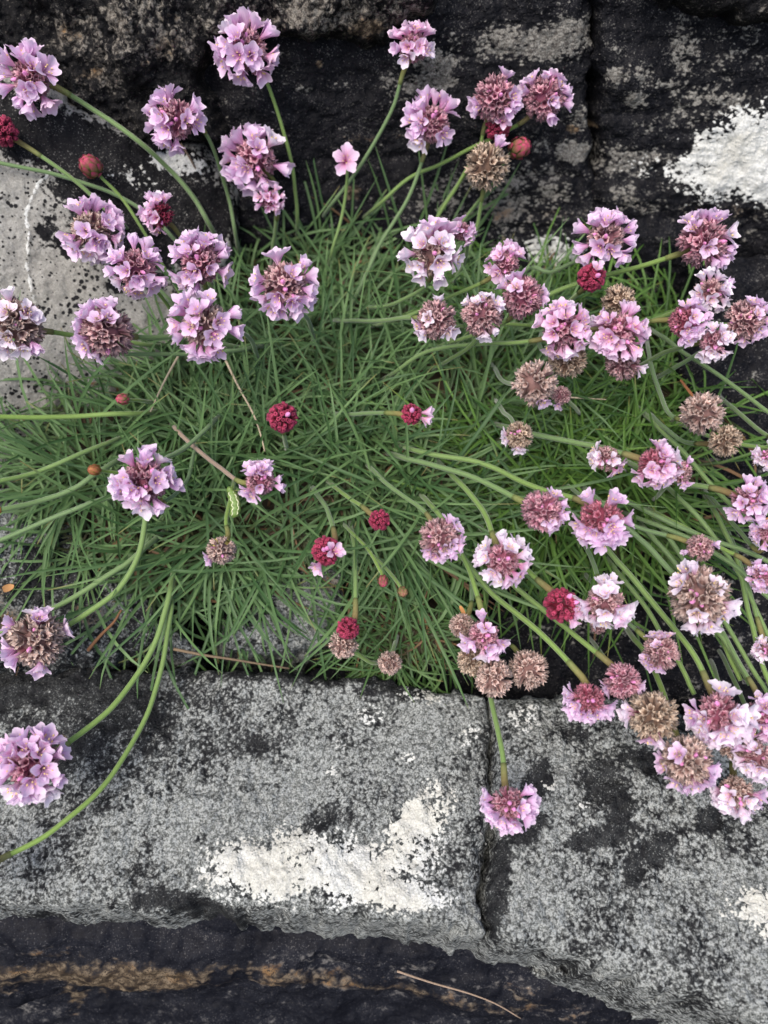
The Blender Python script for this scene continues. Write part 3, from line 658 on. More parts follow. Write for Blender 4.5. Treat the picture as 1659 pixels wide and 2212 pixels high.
GROUPS = {'open': 'open pink thrift flowers', 'mid': 'half faded thrift flowers', 'dry': 'faded brown thrift heads', 'red': 'crimson thrift buds', 'bud': 'small closed thrift buds', 'one': 'open pink thrift flowers', 'stalk': 'long thrift stalks'}
def flower(fid, x, y, d, kind, label, tilt=(0, 0), ring=8, inner=2, h=.035, stem=(), pal=None, colour='lilac', opn=None, srad=.00072, sheath=True, green=None, end_in=.03, dry_tip=False, bract=((.10, .07, .03), (.24, .13, .07)), bsize=.5):
    R = random.Random(fid*101+5)
    t_head = hit(x, y, h); rad = d*.5*mperpx(x, y, t_head); t_head = min(t_head, rdist(x, y, 3)-rad*.8-.002); rad = d*.5*mperpx(x, y, t_head); C = at(x, y, t_head)
    tc = nrm(CAM-C); r_ = nrm(RIGHT-tc*(RIGHT@tc)); u_ = np.cross(tc, r_)
    tx, ty = tilt; tz = math.sqrt(max(.02, 1-tx*tx-ty*ty)); axis = nrm(tc*tz+r_*tx+u_*ty)
    e1 = nrm(r_-axis*(r_@axis)); e2 = np.cross(axis, e1)
    def dirn(ph, th): return axis*math.cos(th)+(e1*math.cos(ph)+e2*math.sin(ph))*math.sin(th)
    # stem path
    if len(stem) < 2:
        vx, vy = -tx, ty; l = math.hypot(vx, vy) or 1; stem = list(stem) or []
        stem = [(x+vx/l*d*.3, y+vy/l*d*.3), (x+vx/l*d*.9, y+vy/l*d*.9)] if (tx or ty) else [(x, y+5), (x+4, y+12)]
    # the stalk's foot: where it sinks between the leaves
    path = [(x, y)]+list(stem); seg = np.r_[0, np.cumsum([math.hypot(path[i+1][0]-path[i][0], path[i+1][1]-path[i][1]) for i in range(len(path)-1)])]
    t_end = hit(path[-1][0], path[-1][1], -.004); neck = C-axis*rad*(.42 if kind in ('open', 'mid') else .75)
    pts = [neck]
    for (px, py), s in list(zip(path, seg))[1:]:
        f = s/seg[-1]; tt = (t_head+rad*.5)*(1-f**1.3)+t_end*f**1.3
        tt = min(tt, hit(px, py, .013*(1-f)**.5+.001)) if f < .999 else tt
        tt = min(tt, rdist(px, py, 2)-.0025)
        pts.append(at(px, py, tt))
    last = nrm(pts[-1]-pts[-2]); pts.append(pts[-1]+nrm(last*.5+ray(*path[-1])*.8)*end_in)
    foot = pts[-1]; root = empty('thrift_flower', foot)
    tag(root, label, 'flower', GROUPS[kind])
    sp = spline(pts, max(14, int(8*len(pts)))); sp[3:-1] += .00035*np.stack([vnoise(sp[3:-1]*90, fid+k) for k in range(3)], 1); g = max(0, green) if green is not None else R.random(); rust = R.random()
    ca = np.array([.125, .20, .085])*(1-g)+np.array([.17, .27, .055])*g; cb = np.array([.10, .15, .085])  # greyer end of the mix carries the tone of shaded stalks
    if green == -1: ca, cb = np.array([.27, .20, .15]), np.array([.20, .15, .11])
    tube('stem', sp, lambda s: srad*(1.0+.10*s), lambda s: ca*(1-s*.6)+cb*s*.6, M_stem, root, 8, foot)
    if kind == 'stalk':
        if dry_tip: tube('dry_tip', sp[:5], lambda s: srad*(1.5-.2*s), lambda s: np.array([.50, .24, .08]), M_bract, root, 8, foot)
        return root
    c0 = C-foot
    if sheath and kind in ('open', 'mid', 'red', 'dry'):
        k = max(3, int(len(sp)*.14)); sh = sp[:k+1]; tot = np.linalg.norm(np.diff(sp, axis=0), axis=1).cumsum(); k = max(2, int(np.searchsorted(tot, .011))); sh = sp[:k+2]
        tube('sheath', sh, lambda s: srad*(1.42-.22*s), lambda s: np.array([.25, .12+.08*rust, .07])*(1-s)+np.array([.19, .20+.05*rust, .08])*s, M_bract, root, 8, foot)
    holder = root
    class Off:  # shift parts built round the origin to the head centre
        pass
    def put(o): o.location = Vector(c0)
    if kind in ('open', 'mid', 'dry'):
        core = rad*{'open': .50, 'mid': .67, 'dry': .90}[kind]
        p_ = pal or {'open': 'pink', 'mid': 'mauve', 'dry': 'tan'}[kind]
        put(calyx_cluster(root, axis, e1, e2, core, {'open': 46, 'mid': 58, 'dry': 62}[kind], p_, 1.95 if kind != 'dry' else 2.2, R))
        put(scales(root, -axis*core*.35, -axis, e1, -e2, core*bsize, 3, bract[0], bract[1], 'bracts', R, .7, .5, 1.5, .8))
        fs = rad/.0124 if kind == 'open' else core/.0086
        fs = max(.5, min(1.25, fs*(1+.30*min(.5, math.hypot(tx, ty)))))
        rl = [360*k/ring+R.uniform(-14, 14) for k in range(ring)] if isinstance(ring, int) else ring
        for a in rl:
            dd = dirn(math.radians(a+R.uniform(-6, 6)), math.radians(R.uniform(62, 88)))
            floret(root, c0+dd*core*.50, dd, fs*R.uniform(.92, 1.1), opn or R.choice(['half', 'half', 'open', 'open', 'closed']), colour if R.random() < .8 else R.choice(['lilac', 'pale', 'pink']), R)
        il = [R.uniform(0, 360) for _ in range(inner)] if isinstance(inner, int) else list(inner)
        if kind == 'open': il = il+[(a0+R.uniform(-25, 25)) for a0 in R.sample(list(rl), min(3, len(rl)))]
        for a in il:
            dd = dirn(math.radians(a), math.radians(R.uniform(26, 54)))
            floret(root, c0+dd*core*.50, dd, fs*R.uniform(.78, .95), R.choice(['half', 'open']), colour, R)
        for _ in range({'open': 4, 'mid': 4, 'dry': 0}[kind]):
            dd = dirn(R.uniform(0, 6.28), R.uniform(.1, 1.2)); o = bpy.data.objects.new('flower_bud', ME_fbud); link(o, root); o.matrix_basis = mat4(basis(dd, 0), c0+dd*core*.62, fs*R.uniform(.6, .85))
    elif kind == 'red':
        put(calyx_cluster(root, axis, e1, e2, rad*.90, 84, 'crim', 2.0, R, shut=True))
        put(scales(root, -axis*rad*.25, -axis, e1, -e2, rad*.72, 3, (.10, .09, .03), (.22, .05, .05), 'bracts', R, .8, .3, 1.5, .7))
        rl = ring if not isinstance(ring, int) else []
        for a in rl:
            dd = dirn(math.radians(a), math.radians(R.uniform(30, 70))); floret(root, c0+dd*rad*.45, dd, R.uniform(.6, .75), R.choice(['half', 'closed', 'open']), 'pink', R)
        for a in (inner if not isinstance(inner, int) else [R.uniform(0, 360) for _ in range(min(inner, 2))]):
            dd = dirn(math.radians(a), R.uniform(.3, .9)); o = bpy.data.objects.new('flower_bud', ME_fbud); link(o, root); o.matrix_basis = mat4(basis(dd, 0), c0+dd*rad*.6, .75)
    elif kind == 'bud':
        pc = pal or ((.16, .17, .05), (.45, .045, .13))
        put(scales(root, np.zeros(3), axis, e1, e2, rad*.85, 5, pc[0], pc[1], 'bud_scales', R, 1.3, .35, 2.5, .85))
    elif kind == 'one':
        dd = nrm(axis); floret(root, c0-dd*.003, dd, rad/.0052, 'wide', 'pink', R)
    return root

_id = [0]
def f(x, y, d, kind, label, **kw):
    _id[0] += 1; return flower(_id[0], x, y, d, kind, label, **kw)

# --- heads against the dark rocks above the cushion
f(70, 172, 140, 'open', 'lilac thrift head on a long bent stalk before the craggy rock block', tilt=(-.45, .1), ring=[100, 70, 135, 165, 200, 235, 265, 300, 20], inner=[280, 320], h=.03, stem=[(122, 190), (200, 235), (300, 305), (370, 370), (420, 430), (455, 490)], srad=.0009, green=.3)
f(8, 284, 62, 'red', 'crimson unopened thrift head below the lilac head on the long bent stalk', tilt=(-.5, .2), ring=[], inner=0, h=.03, stem=[(38, 305), (110, 350), (180, 405), (225, 450), (260, 480)], green=.5)
f(382, 260, 140, 'open', 'pink head with crimson tufts on its rim beside a white lichen patch', tilt=(-.25, .25), ring=[100, 125, 155, 185, 215, 240, 265, 350, 20], inner=[240], h=.03, stem=[(435, 275), (470, 350), (495, 430), (508, 500)])
f(533, 110, 150, 'open', 'tall lilac head standing highest, against the overhanging craggy rock', tilt=(-.1, .3), ring=[85, 60, 110, 130, 180, 205, 250, 300, 340, 25], inner=[300, 180], h=.03, stem=[(568, 155), (600, 245), (625, 330), (640, 430), (642, 490)])
f(197, 360, 50, 'bud', 'egg shaped crimson bud with a green base before the black edged pale rock', tilt=(-.45, .45), h=.03, stem=[(218, 382), (262, 430), (320, 515), (362, 590), (400, 650)], green=.8, srad=.00062)
f(553, 345, 155, 'open', 'big lilac head with a brownish centre just above a smaller pink one', tilt=(-.15, .15), ring=[95, 70, 40, 125, 150, 180, 205, 230, 260, 290, 345], inner=[50], h=.035, stem=[(598, 400), (600, 440), (594, 500), (590, 540)])
f(583, 432, 74, 'open', 'small bright pink head tucked under the big lilac head with the brownish centre', tilt=(.1, -.2), ring=[20, 60, 110, 160, 200, 340], inner=[300, 240], h=.033, stem=[(597, 462), (594, 500), (588, 560)], colour='pink')
f(748, 350, 64, 'one', 'single five petalled pink floret on a thin stalk before the black slab', tilt=(0, .3), h=.03, stem=[(750, 384), (742, 450), (722, 530), (712, 570)], srad=.00065, green=.6)
f(893, 103, 104, 'open', 'pink head with upright petals on a stalk curving away from the cushion, before black rock', tilt=(0, .5), ring=[95, 60, 40, 120, 150, 200, 240, 330], inner=[300, 230], h=.03, stem=[(873, 155), (845, 240), (790, 340), (745, 405), (710, 450)], colour='pink')
f(932, 268, 128, 'open', 'pink head with a rosy centre leaning off its stalk toward the paired heads', tilt=(0, .4), ring=[110, 85, 135, 60, 40, 160, 215, 240, 310, 180], inner=[220], h=.035, stem=[(918, 330), (880, 430), (820, 530), (770, 640)], pal='pink')
f(1070, 212, 118, 'mid', 'half faded pink head crowned by one upright floret, touching the neighbouring violet pink head', tilt=(-.1, .4), ring=[65, 200, 220, 330, 350, 310], inner=[], h=.035, stem=[(1048, 270), (1035, 320), (1000, 380), (940, 480), (900, 560)], colour='lilac', pal='pink')
f(1175, 213, 116, 'mid', 'violet pink head with tiny yellow centred florets, outermost of the touching pair', tilt=(.25, .3), ring=[80, 60, 20, 350, 280, 140, 170], inner=[300, 100, 40], h=.03, stem=[(1125, 265), (1040, 310), (960, 350), (880, 390), (810, 450)], pal='pink')
f(1076, 276, 54, 'red', 'dark crimson bud pressed under the touching pair of pink heads', tilt=(.2, -.1), ring=[80], inner=1, h=.028, stem=[(1060, 300), (1010, 370), (960, 440)], sheath=False)
f(1052, 360, 92, 'dry', 'faded brown head still holding one lilac petal tuft, before the black slab', tilt=(0, .2), ring=[65], inner=[], h=.035, stem=[(1043, 410), (1030, 490), (1000, 570)])
f(1122, 320, 50, 'bud', 'round pinkish green bud beside the faded head with the petal tuft', tilt=(.5, .2), h=.03, stem=[(1096, 338), (1070, 390), (1020, 450), (960, 530)], srad=.0006)
# --- left group over the cushion edge
f(200, 500, 150, 'open', 'pale lilac head with a tan centre and spreading florets before the pale dotted rock', tilt=(.05, .3), ring=[95, 70, 45, 125, 15, 340, 200, 225, 250, 280], inner=[290], h=.035, stem=[(255, 545), (320, 600), (380, 660)], pal='dust', opn='open', colour='lilac')
f(348, 465, 92, 'open', 'pink florets opening beside a dark crimson bud on one small head', tilt=(-.3, .3), ring=[85, 60, 120, 160, 190, 225, 260], inner=[200, 90], h=.035, stem=[(385, 505), (420, 560), (450, 610)], pal='crim', colour='pink')
f(293, 580, 142, 'open', 'lilac head with a drooping wide petal, between two other lilac heads by the pale rock', tilt=(0, .1), ring=[60, 30, 90, 150, 185, 215, 245, 275, 310, 335], inner=[300, 200], h=.038, stem=[(335, 625), (362, 660), (400, 720)], green=1.0)
f(432, 568, 150, 'open', 'bright lilac head with rosy centre, resting against the large round head beneath it', tilt=(0, .1), ring=[100, 75, 125, 155, 45, 20, 330, 240, 215, 265], inner=[250, 320], h=.038, stem=[(440, 600), (450, 660), (470, 720)], pal='pink')
f(613, 615, 165, 'open', 'wide lilac head with a brown and yellow centre facing straight out of the green cushion', tilt=(.05, .05), ring=[105, 165, 185, 210, 240, 262, 290, 20, 40, 345, 325], inner=[285], h=.042, stem=[(640, 665), (665, 690), (676, 725)], pal='mauve', green=0)
f(443, 702, 172, 'open', 'largest round lilac head, its domed tan centre ringed with separate florets', tilt=(0, 0), ring=[80, 130, 150, 180, 205, 235, 255, 280, 300, 20, 345], inner=[310], h=.042, stem=[(500, 710), (540, 732), (558, 775)], pal='dust', green=0)
f(36, 702, 150, 'mid', 'half faded head with one crisp star shaped floret before the pale dotted rock', tilt=(-.15, .1), ring=[130, 95, 170, 215, 245, 285, 310], inner=[15, 40, 110, 250], h=.035, stem=[(104, 715), (165, 726), (240, 735), (330, 745)], colour='pale', pal='dust', srad=.0009)
f(230, 718, 146, 'mid', 'half faded head with its lilac petals crowded on one side and a shaggy brown edge', tilt=(-.1, 0), ring=[75, 95, 115, 135, 155, 175, 195, 215, 240], inner=[70, 110], h=.04, stem=[(295, 727), (370, 728), (440, 735), (520, 752)], pal='mauve', srad=.0009)
# --- right of centre
f(935, 548, 152, 'open', 'whitish lilac head with a small violet cluster budding off its side', tilt=(0, .15), ring=[90, 115, 60, 150, 180, 210, 250, 280, 340], inner=[300, 20, 230], h=.04, stem=[(930, 595), (910, 625), (850, 655), (790, 668)], colour='pale', pal='dust')
f(998, 500, 66, 'open', 'small cluster of violet florets attached beside the whitish lilac head', tilt=(.3, .3), ring=[100, 20, 300, 340, 200], inner=[160, 320], h=.034, stem=[(1010, 530), (1000, 570), (985, 600)], opn='open', sheath=False)
f(1093, 572, 96, 'open', 'pink head seen from the side with wing like pale florets above a round faded head', tilt=(.1, .5), ring=[120, 150, 60, 40, 200, 240, 90], inner=[170], h=.04, stem=[(1050, 605), (960, 645), (880, 682), (820, 700)], colour='pink')
f(1128, 642, 116, 'mid', 'round dusky rose head with florets on the upper side, in the row of touching heads', tilt=(.1, 0), ring=[120, 95, 145, 0, 20, 200], inner=[130], h=.042, stem=[(1100, 690), (1040, 720), (960, 745)], pal='pink')
f(1040, 682, 112, 'mid', 'rose brown head with a white floret corner, between two heads of the touching row', tilt=(0, 0), ring=[135, 45, 20, 280, 320, 80], inner=[110], h=.042, stem=[(1030, 730), (1000, 760), (950, 790)], pal='mauve', colour='pale')
f(942, 690, 110, 'mid', 'rose brown head with three outlying florets, at the cushion end of the touching row', tilt=(-.05, 0), ring=[80, 205, 225, 330, 310], inner=[170], h=.042, stem=[(895, 685), (820, 692), (735, 692)], pal='mauve', colour='pale')
f(1215, 712, 138, 'open', 'pink head with a pointed upright petal, between the rose heads and another pink head', tilt=(0, .1), ring=[95, 75, 120, 160, 15, 35, 345, 290, 265, 235, 320], inner=[150], h=.042, stem=[(1160, 735), (1050, 742), (930, 757), (850, 805)], colour='pink', pal='pink')
f(1335, 715, 142, 'open', 'pink head with two wide open florets, hiding a brown head at its back', tilt=(0, .1), ring=[60, 80, 140, 165, 350, 10, 240, 265, 290, 315, 215], inner=[140, 230], h=.042, stem=[(1280, 712), (1160, 705), (1090, 700), (1000, 705)], colour='pink', pal='pink', green=.9)
f(1308, 518, 138, 'open', 'pale lilac head with a brownish middle standing over a crimson bud', tilt=(0, .35), ring=[110, 85, 60, 30, 350, 320, 160, 200, 230], inner=[250, 290], h=.038, stem=[(1255, 560), (1190, 588), (1150, 578), (1120, 600)], pal='mauve', green=0)
f(1278, 600, 60, 'red', 'round crimson bud tipped with pink under the pale lilac head', tilt=(0, 0), ring=[60], inner=1, h=.045, stem=[(1262, 622), (1220, 660), (1180, 700)])
f(1518, 525, 134, 'mid', 'tall pink head on a rust necked stalk crossing in front of the black slab', tilt=(.25, .3), ring=[100, 80, 60, 20, 345, 320, 300, 130], inner=[150, 270], h=.036, stem=[(1468, 548), (1380, 577), (1250, 610), (1170, 642), (1120, 665)], pal='pink', green=.9, srad=.0009)
f(1337, 652, 70, 'dry', 'brown spent head peeping out behind the pink head with two wide florets', tilt=(.1, .2), ring=[], inner=[], h=.030, stem=[(1345, 690), (1350, 740)], pal='tan', sheath=False)
f(1530, 632, 106, 'open', 'pale lilac head squeezed between the rust necked head and the crimson sided head', tilt=(.1, .1), ring=[90, 60, 30, 0, 330, 300, 120], inner=[200, 270], h=.038, stem=[(1490, 660), (1420, 690), (1350, 720)], colour='pale', pal='mauve')
f(1478, 695, 112, 'open', 'lilac head with dark crimson calyces along one side', tilt=(.2, 0), ring=[70, 45, 20, 350, 320, 290, 260, 95], inner=[30, 330, 300], h=.042, stem=[(1425, 692), (1330, 712), (1240, 725), (1150, 740)], pal='rose', green=.9)
f(1540, 738, 94, 'open', 'small pinkish white head hanging below the crimson sided head', tilt=(.1, -.2), ring=[230, 260, 290, 320, 20, 60, 100], inner=[250, 40], h=.04, stem=[(1510, 740), (1440, 760), (1380, 790)], colour='pale')
f(1608, 692, 108, 'mid', 'dusky pink head, outermost of the crowded cluster before the black slab', tilt=(.35, 0), ring=[60, 30, 0, 330, 300, 270, 85], inner=[40, 320], h=.038, stem=[(1570, 720), (1500, 770), (1430, 810)], pal='mauve')
# --- faded heads over the right cushion
f(1155, 828, 92, 'dry', 'large faded tan globe with one lilac petal stuck at its foot', tilt=(0, 0), ring=[290], inner=[], h=.04, stem=[(1112, 831), (1085, 822), (1068, 795)], pal='dust', green=0)
f(1213, 855, 40, 'dry', 'tiny reddish brown spent head beside the large faded tan globe', tilt=(.1, .1), ring=[250], inner=[], h=.025, stem=[(1230, 870), (1250, 890)], pal='mauve', sheath=False)
f(1226, 776, 78, 'dry', 'opened out tan calyx ring showing beneath the pink head with the pointed petal', tilt=(0, -.3), ring=[], inner=[], h=.03, stem=[(1180, 765), (1165, 740), (1170, 720)], pal='tan', green=0)
f(1345, 782, 74, 'dry', 'mauve brown spent head with a trailing white petal under the two floreted pink head', tilt=(.1, -.3), ring=[350], inner=[], h=.03, stem=[(1340, 750), (1330, 710)], pal='mauve', colour='pale', sheath=False)
f(1518, 892, 88, 'dry', 'faded tan globe with a brown hollow in the middle on a sinuous stalk', tilt=(0, -.1), ring=[], inner=[], h=.04, stem=[(1478, 905), (1445, 892), (1422, 840), (1405, 785), (1400, 750)], pal='dust', green=0)
f(1566, 952, 66, 'dry', 'smaller straw coloured spent head with loose bristly calyces next to the tan globe', tilt=(.1, 0), ring=[], inner=[], h=.035, stem=[(1535, 958), (1480, 955), (1440, 928), (1410, 900)], pal='tan', green=0)
f(1122, 940, 78, 'mid', 'small fading head with two whitish florets, where the long straight stalk begins', tilt=(-.1, 0), ring=[175, 200, 265, 285], inner=[], h=.038, stem=[(1105, 908), (1090, 892), (1075, 870)], pal='tan', colour='pale', green=0)
f(1311, 990, 96, 'open', 'pair of loose white florets lying low over the leaves beside the long straight stalk', tilt=(0, .1), ring=[150, 190, 330, 300], inner=[], h=.025, stem=[(1330, 985), (1345, 1010)], colour='pale', opn='wide', pal='mauve', sheath=False)
f(1413, 1003, 122, 'open', 'pink head with yellow stamens at the end of the long straight stalk', tilt=(.2, .1), ring=[80, 50, 20, 330, 300, 265, 230], inner=[60, 250, 340], h=.04, stem=[(1365, 983), (1250, 957), (1155, 937), (1090, 920)], colour='pink', pal='rose', opn='open', srad=.0009)
f(1470, 1020, 62, 'mid', 'brownish pink head tucked against the yellow stamened pink head', tilt=(.3, 0), ring=[60, 300, 270], inner=[], h=.034, stem=[(1450, 1040), (1420, 1070)], pal='mauve', sheath=False)
f(1612, 1080, 112, 'open', 'pink head on a rust sheathed stalk over the dark recess', tilt=(.3, 0), ring=[95, 60, 30, 0, 330, 300, 270, 230], inner=[200, 20], h=.035, stem=[(1562, 1060), (1490, 1046), (1430, 1030), (1370, 1005)], pal='pink', srad=.0009)
f(1660, 985, 50, 'open', 'small whitish head by the spent straw heads, half cut off from view', tilt=(-.2, 0), ring=[180, 150, 210, 90, 270], inner=[170], h=.03, stem=[(1680, 960), (1640, 930), (1570, 870)], colour='pale')
# --- small things over the main cushion
f(610, 902, 66, 'red', 'round deep crimson head sitting low in the middle of the green cushion', tilt=(0, 0), ring=[], inner=[30], h=.03, stem=[(614, 930), (616, 950), (618, 965)])
f(888, 895, 46, 'red', 'small crimson head with one pale floret on a level stalk in the cushion', tilt=(.3, 0), ring=[10, 340], inner=[120], h=.03, stem=[(868, 895), (800, 893), (735, 893)])
f(266, 862, 27, 'bud', 'tiny pink pointed bud lying among the cushion leaves', tilt=(-.8, 0), h=.022, stem=[(282, 864), (310, 866), (335, 868)], srad=.0006, green=1)
f(205, 1015, 27, 'bud', 'tiny orange brown bud on a short stalk near the loose lilac head', tilt=(-.8, 0), h=.022, stem=[(220, 1017), (265, 1022), (310, 1030)], srad=.0006, pal=((.30, .18, .05), (.32, .09, .06)), green=1)
f(313, 1040, 165, 'open', 'loose lilac head of tall florets hanging over the lower leaves of the cushion', tilt=(0, .05), ring=[85, 60, 125, 180, 200, 240, 265, 300, 350, 15], inner=[90, 0, 250, 180], h=.042, stem=[(345, 1000), (400, 967), (450, 922), (470, 900)], colour='lilac', pal='pink', green=0)
f(346, 1090, 30, 'bud', 'withered yellow green calyx under the loose lilac head', tilt=(.4, -.4), h=.03, stem=[(370, 1075), (405, 1035), (420, 975), (425, 950)], pal=((.30, .30, .10), (.40, .36, .14)), srad=.0006, green=0)
f(563, 1040, 108, 'open', 'lilac head on a dry brown stalk, its yellow stamens showing', tilt=(.05, .1), ring=[100, 70, 130, 10, 340, 215, 235], inner=[110, 70], h=.035, stem=[(512, 1038), (450, 990), (390, 938), (375, 920)], pal='pink', green=-1)
f(478, 1188, 82, 'mid', 'withered head with pink petals hanging from a torn yellow and brown base', tilt=(0, -.6), ring=[200, 230], inner=[], h=.035, stem=[(492, 1158), (490, 1125), (500, 1070), (505, 1040)], pal='dust', green=1, bract=((.55, .46, .14), (.34, .13, .07)), bsize=.82)
f(705, 1190, 64, 'red', 'crimson head breaking into pink florets at the end of a drooping stalk', tilt=(0, -.2), ring=[20, 240], inner=[120, 80], h=.035, stem=[(724, 1165), (708, 1105), (680, 1062)], green=.2, srad=.0008)
f(820, 1124, 47, 'red', 'plain crimson bud without open petals, above a pair of tiny green buds', tilt=(.2, -.2), ring=[], inner=0, h=.033, stem=[(800, 1108), (760, 1080), (718, 1048)])
f(950, 1162, 112, 'mid', 'mauve head with lilac florets massed along its lower side', tilt=(.1, -.1), ring=[60, 30, 0, 330, 300, 275, 250, 220, 350], inner=[330, 290], h=.042, stem=[(920, 1110), (870, 1070), (830, 1040), (800, 1010)], pal='mauve')
f(827, 1254, 25, 'bud', 'tiny pink green bud hanging on a thin stalk above the small leaf tuft', tilt=(.1, -.8), h=.03, stem=[(822, 1232), (800, 1195), (775, 1165), (750, 1140)], srad=.0006)
f(870, 1278, 25, 'bud', 'tiny round green bud with a rosy tip above the small leaf tuft', tilt=(.1, -.4), h=.03, stem=[(858, 1258), (830, 1225), (800, 1195)], pal=((.20, .26, .08), (.34, .12, .10)), srad=.0006)
# --- long stalks to the lower rocks
f(80, 1382, 152, 'mid', 'half faded head with scattered lilac florets before the black and white mottled rock', tilt=(-.1, 0), ring=[75, 95, 150, 205, 225, 280, 25], inner=[85], h=.03, stem=[(148, 1350), (240, 1290), (298, 1200), (318, 1100), (325, 1060)], pal='dust', srad=.00095, green=.7)
f(72, 1652, 178, 'open', 'big lilac head lying out over the ledge stone on a long curving stalk', tilt=(-.1, -.1), ring=[85, 60, 115, 150, 175, 205, 235, 260, 285, 310, 335, 20], inner=[60, 150, 280], h=.028, stem=[(140, 1608), (240, 1530), (320, 1420), (358, 1325), (372, 1250)], pal='pink', srad=.00095, green=.9)
f(-70, 1895, 130, 'open', 'lilac head carried beyond the ledge stone on the longest bowed stalk', tilt=(-.3, -.2), ring=8, inner=2, h=.02, stem=[(0, 1855), (120, 1790), (230, 1690), (310, 1560), (350, 1440), (366, 1335), (372, 1290)], srad=.00085, green=1)
f(1098, 1735, 124, 'open', 'solitary pink head drooping on a straight stalk in front of the crack in the ledge', tilt=(0, -.45), ring=[160, 185, 210, 240, 265, 290, 320, 345, 15, 30], inner=[280, 200], h=.022, stem=[(1090, 1690), (1085, 1620), (1062, 1520), (1050, 1450), (1040, 1400)], pal='pink', srad=.0009, green=.6)
# --- lower right heads
f(1085, 1210, 132, 'open', 'whitish pink head with ragged petals and a plum centre over the tuft of short leaves', tilt=(0, -.05), ring=[95, 140, 165, 190, 230, 255, 280, 310, 340, 10, 50], inner=[60], h=.042, stem=[(1065, 1160), (1042, 1105), (995, 1045), (960, 1010)], colour='pale', pal='pink', srad=.0009)
f(1172, 1103, 116, 'mid', 'plum pink domed head with petals at one end, next to the dense petalled head', tilt=(0, 0), ring=[60, 330, 345, 300, 20], inner=[310], h=.042, stem=[(1120, 1080), (1020, 1030), (920, 1000), (860, 985)], pal='pink', srad=.0009)
f(1298, 1118, 150, 'open', 'dense petalled lilac head, two loose pale florets standing above it', tilt=(.05, -.15), ring=[115, 70, 55, 350, 325, 300, 275, 250, 225, 195], inner=[270, 300, 240, 330], h=.044, stem=[(1255, 1082), (1150, 1050), (1040, 1000), (930, 980), (880, 965)], colour='lilac', pal='rose', srad=.0009)
f(1212, 1307, 74, 'red', 'crimson head with pink florets opening toward the pale lilac head beside it', tilt=(.2, -.2), ring=[330, 300, 350], inner=[20, 60], h=.04, stem=[(1190, 1275), (1150, 1242), (1100, 1190), (1050, 1150)], srad=.0009, green=.9)
f(1306, 1300, 138, 'open', 'pale lilac head with spreading petals touching the crimson head', tilt=(.05, -.1), ring=[95, 70, 180, 200, 240, 270, 300, 325, 350], inner=[330, 100], h=.044, stem=[(1290, 1240), (1268, 1185), (1255, 1150)], colour='pale', pal='mauve', green=0)
f(1045, 1372, 112, 'open', 'pink head drooping from a red necked stalk above three spent brown heads', tilt=(0, -.35), ring=[190, 210, 260, 285, 325, 345, 90], inner=[80], h=.04, stem=[(1042, 1325), (1020, 1250), (990, 1185), (950, 1115), (920, 1080)], pal='pink', srad=.00085, green=.9)
f(998, 1352, 52, 'dry', 'small dull brown head half hidden behind the red necked pink head', tilt=(-.1, -.3), ring=[], inner=[], h=.03, stem=[(1012, 1325), (1020, 1290), (1022, 1250)], pal='dust', green=0)
f(1022, 1425, 68, 'dry', 'straw brown spent head closest under the red necked pink head', tilt=(0, -.2), ring=[], inner=[], h=.03, stem=[(1030, 1395), (1040, 1360)], pal='tan', sheath=False)
f(1067, 1464, 80, 'dry', 'rosy tan spent head with an open middle, lowest of the brown trio', tilt=(0, -.3), ring=[], inner=[], h=.03, stem=[(1072, 1425), (1070, 1395), (1050, 1370)], pal='dust', green=0)
f(1142, 1446, 82, 'dry', 'flattened pinkish brown spent head standing apart from the trio on a bowed stalk', tilt=(.1, -.2), ring=[], inner=[], h=.028, stem=[(1118, 1410), (1100, 1393), (1070, 1385)], pal='dust', green=0)
f(842, 1432, 50, 'dry', 'little tan spent head at the foot of the small leaf tuft', tilt=(0, -.2), ring=[], inner=[], h=.02, stem=[(848, 1405), (855, 1385)], pal='dust', sheath=False)
f(752, 1357, 50, 'red', 'dark crimson bud sitting on top of a rosy tan spent head by the grey block', tilt=(0, -.1), ring=[], inner=0, h=.03, stem=[(768, 1335), (770, 1280), (768, 1200), (760, 1150)], green=.5, srad=.0008)
f(742, 1392, 60, 'dry', 'rosy tan spent head underneath the dark crimson bud by the grey block', tilt=(-.1, -.1), ring=[], inner=[], h=.024, stem=[(770, 1410), (800, 1430), (815, 1432)], pal='dust', sheath=False)
f(1272, 1508, 114, 'open', 'violet pink head with a crimson crown hanging over the edge of the broad ledge stone', tilt=(0, -.5), ring=[190, 215, 240, 265, 290, 315, 340, 170], inner=[270, 230, 310], h=.036, stem=[(1255, 1460), (1170, 1370), (1060, 1280), (1000, 1205), (960, 1160)], pal='rose', srad=.0009, green=.9)
f(1345, 1470, 100, 'mid', 'rosy domed head full of pink buds next to the crimson crowned head', tilt=(0, -.2), ring=[330, 345, 200, 215], inner=[], h=.036, stem=[(1318, 1435), (1240, 1370), (1140, 1290), (1080, 1235)], pal='pink', srad=.0009, green=.8)
f(1427, 1410, 100, 'mid', 'violet head with a star floret on top and shaggy brown flank over the shaded recess', tilt=(-.1, 0), ring=[110, 90, 215, 235, 270, 60], inner=[100, 200], h=.04, stem=[(1385, 1370), (1330, 1320), (1280, 1260)], pal='mauve', green=0)
f(1510, 1288, 166, 'mid', 'large brown centred head with white florets above and a lilac skirt below', tilt=(0, -.1), ring=[95, 115, 250, 270, 290, 310, 330, 345], inner=[40, 140, 260], h=.046, stem=[(1455, 1240), (1380, 1160), (1310, 1095), (1270, 1060)], pal='dust', colour='pale', green=0, srad=.0009)
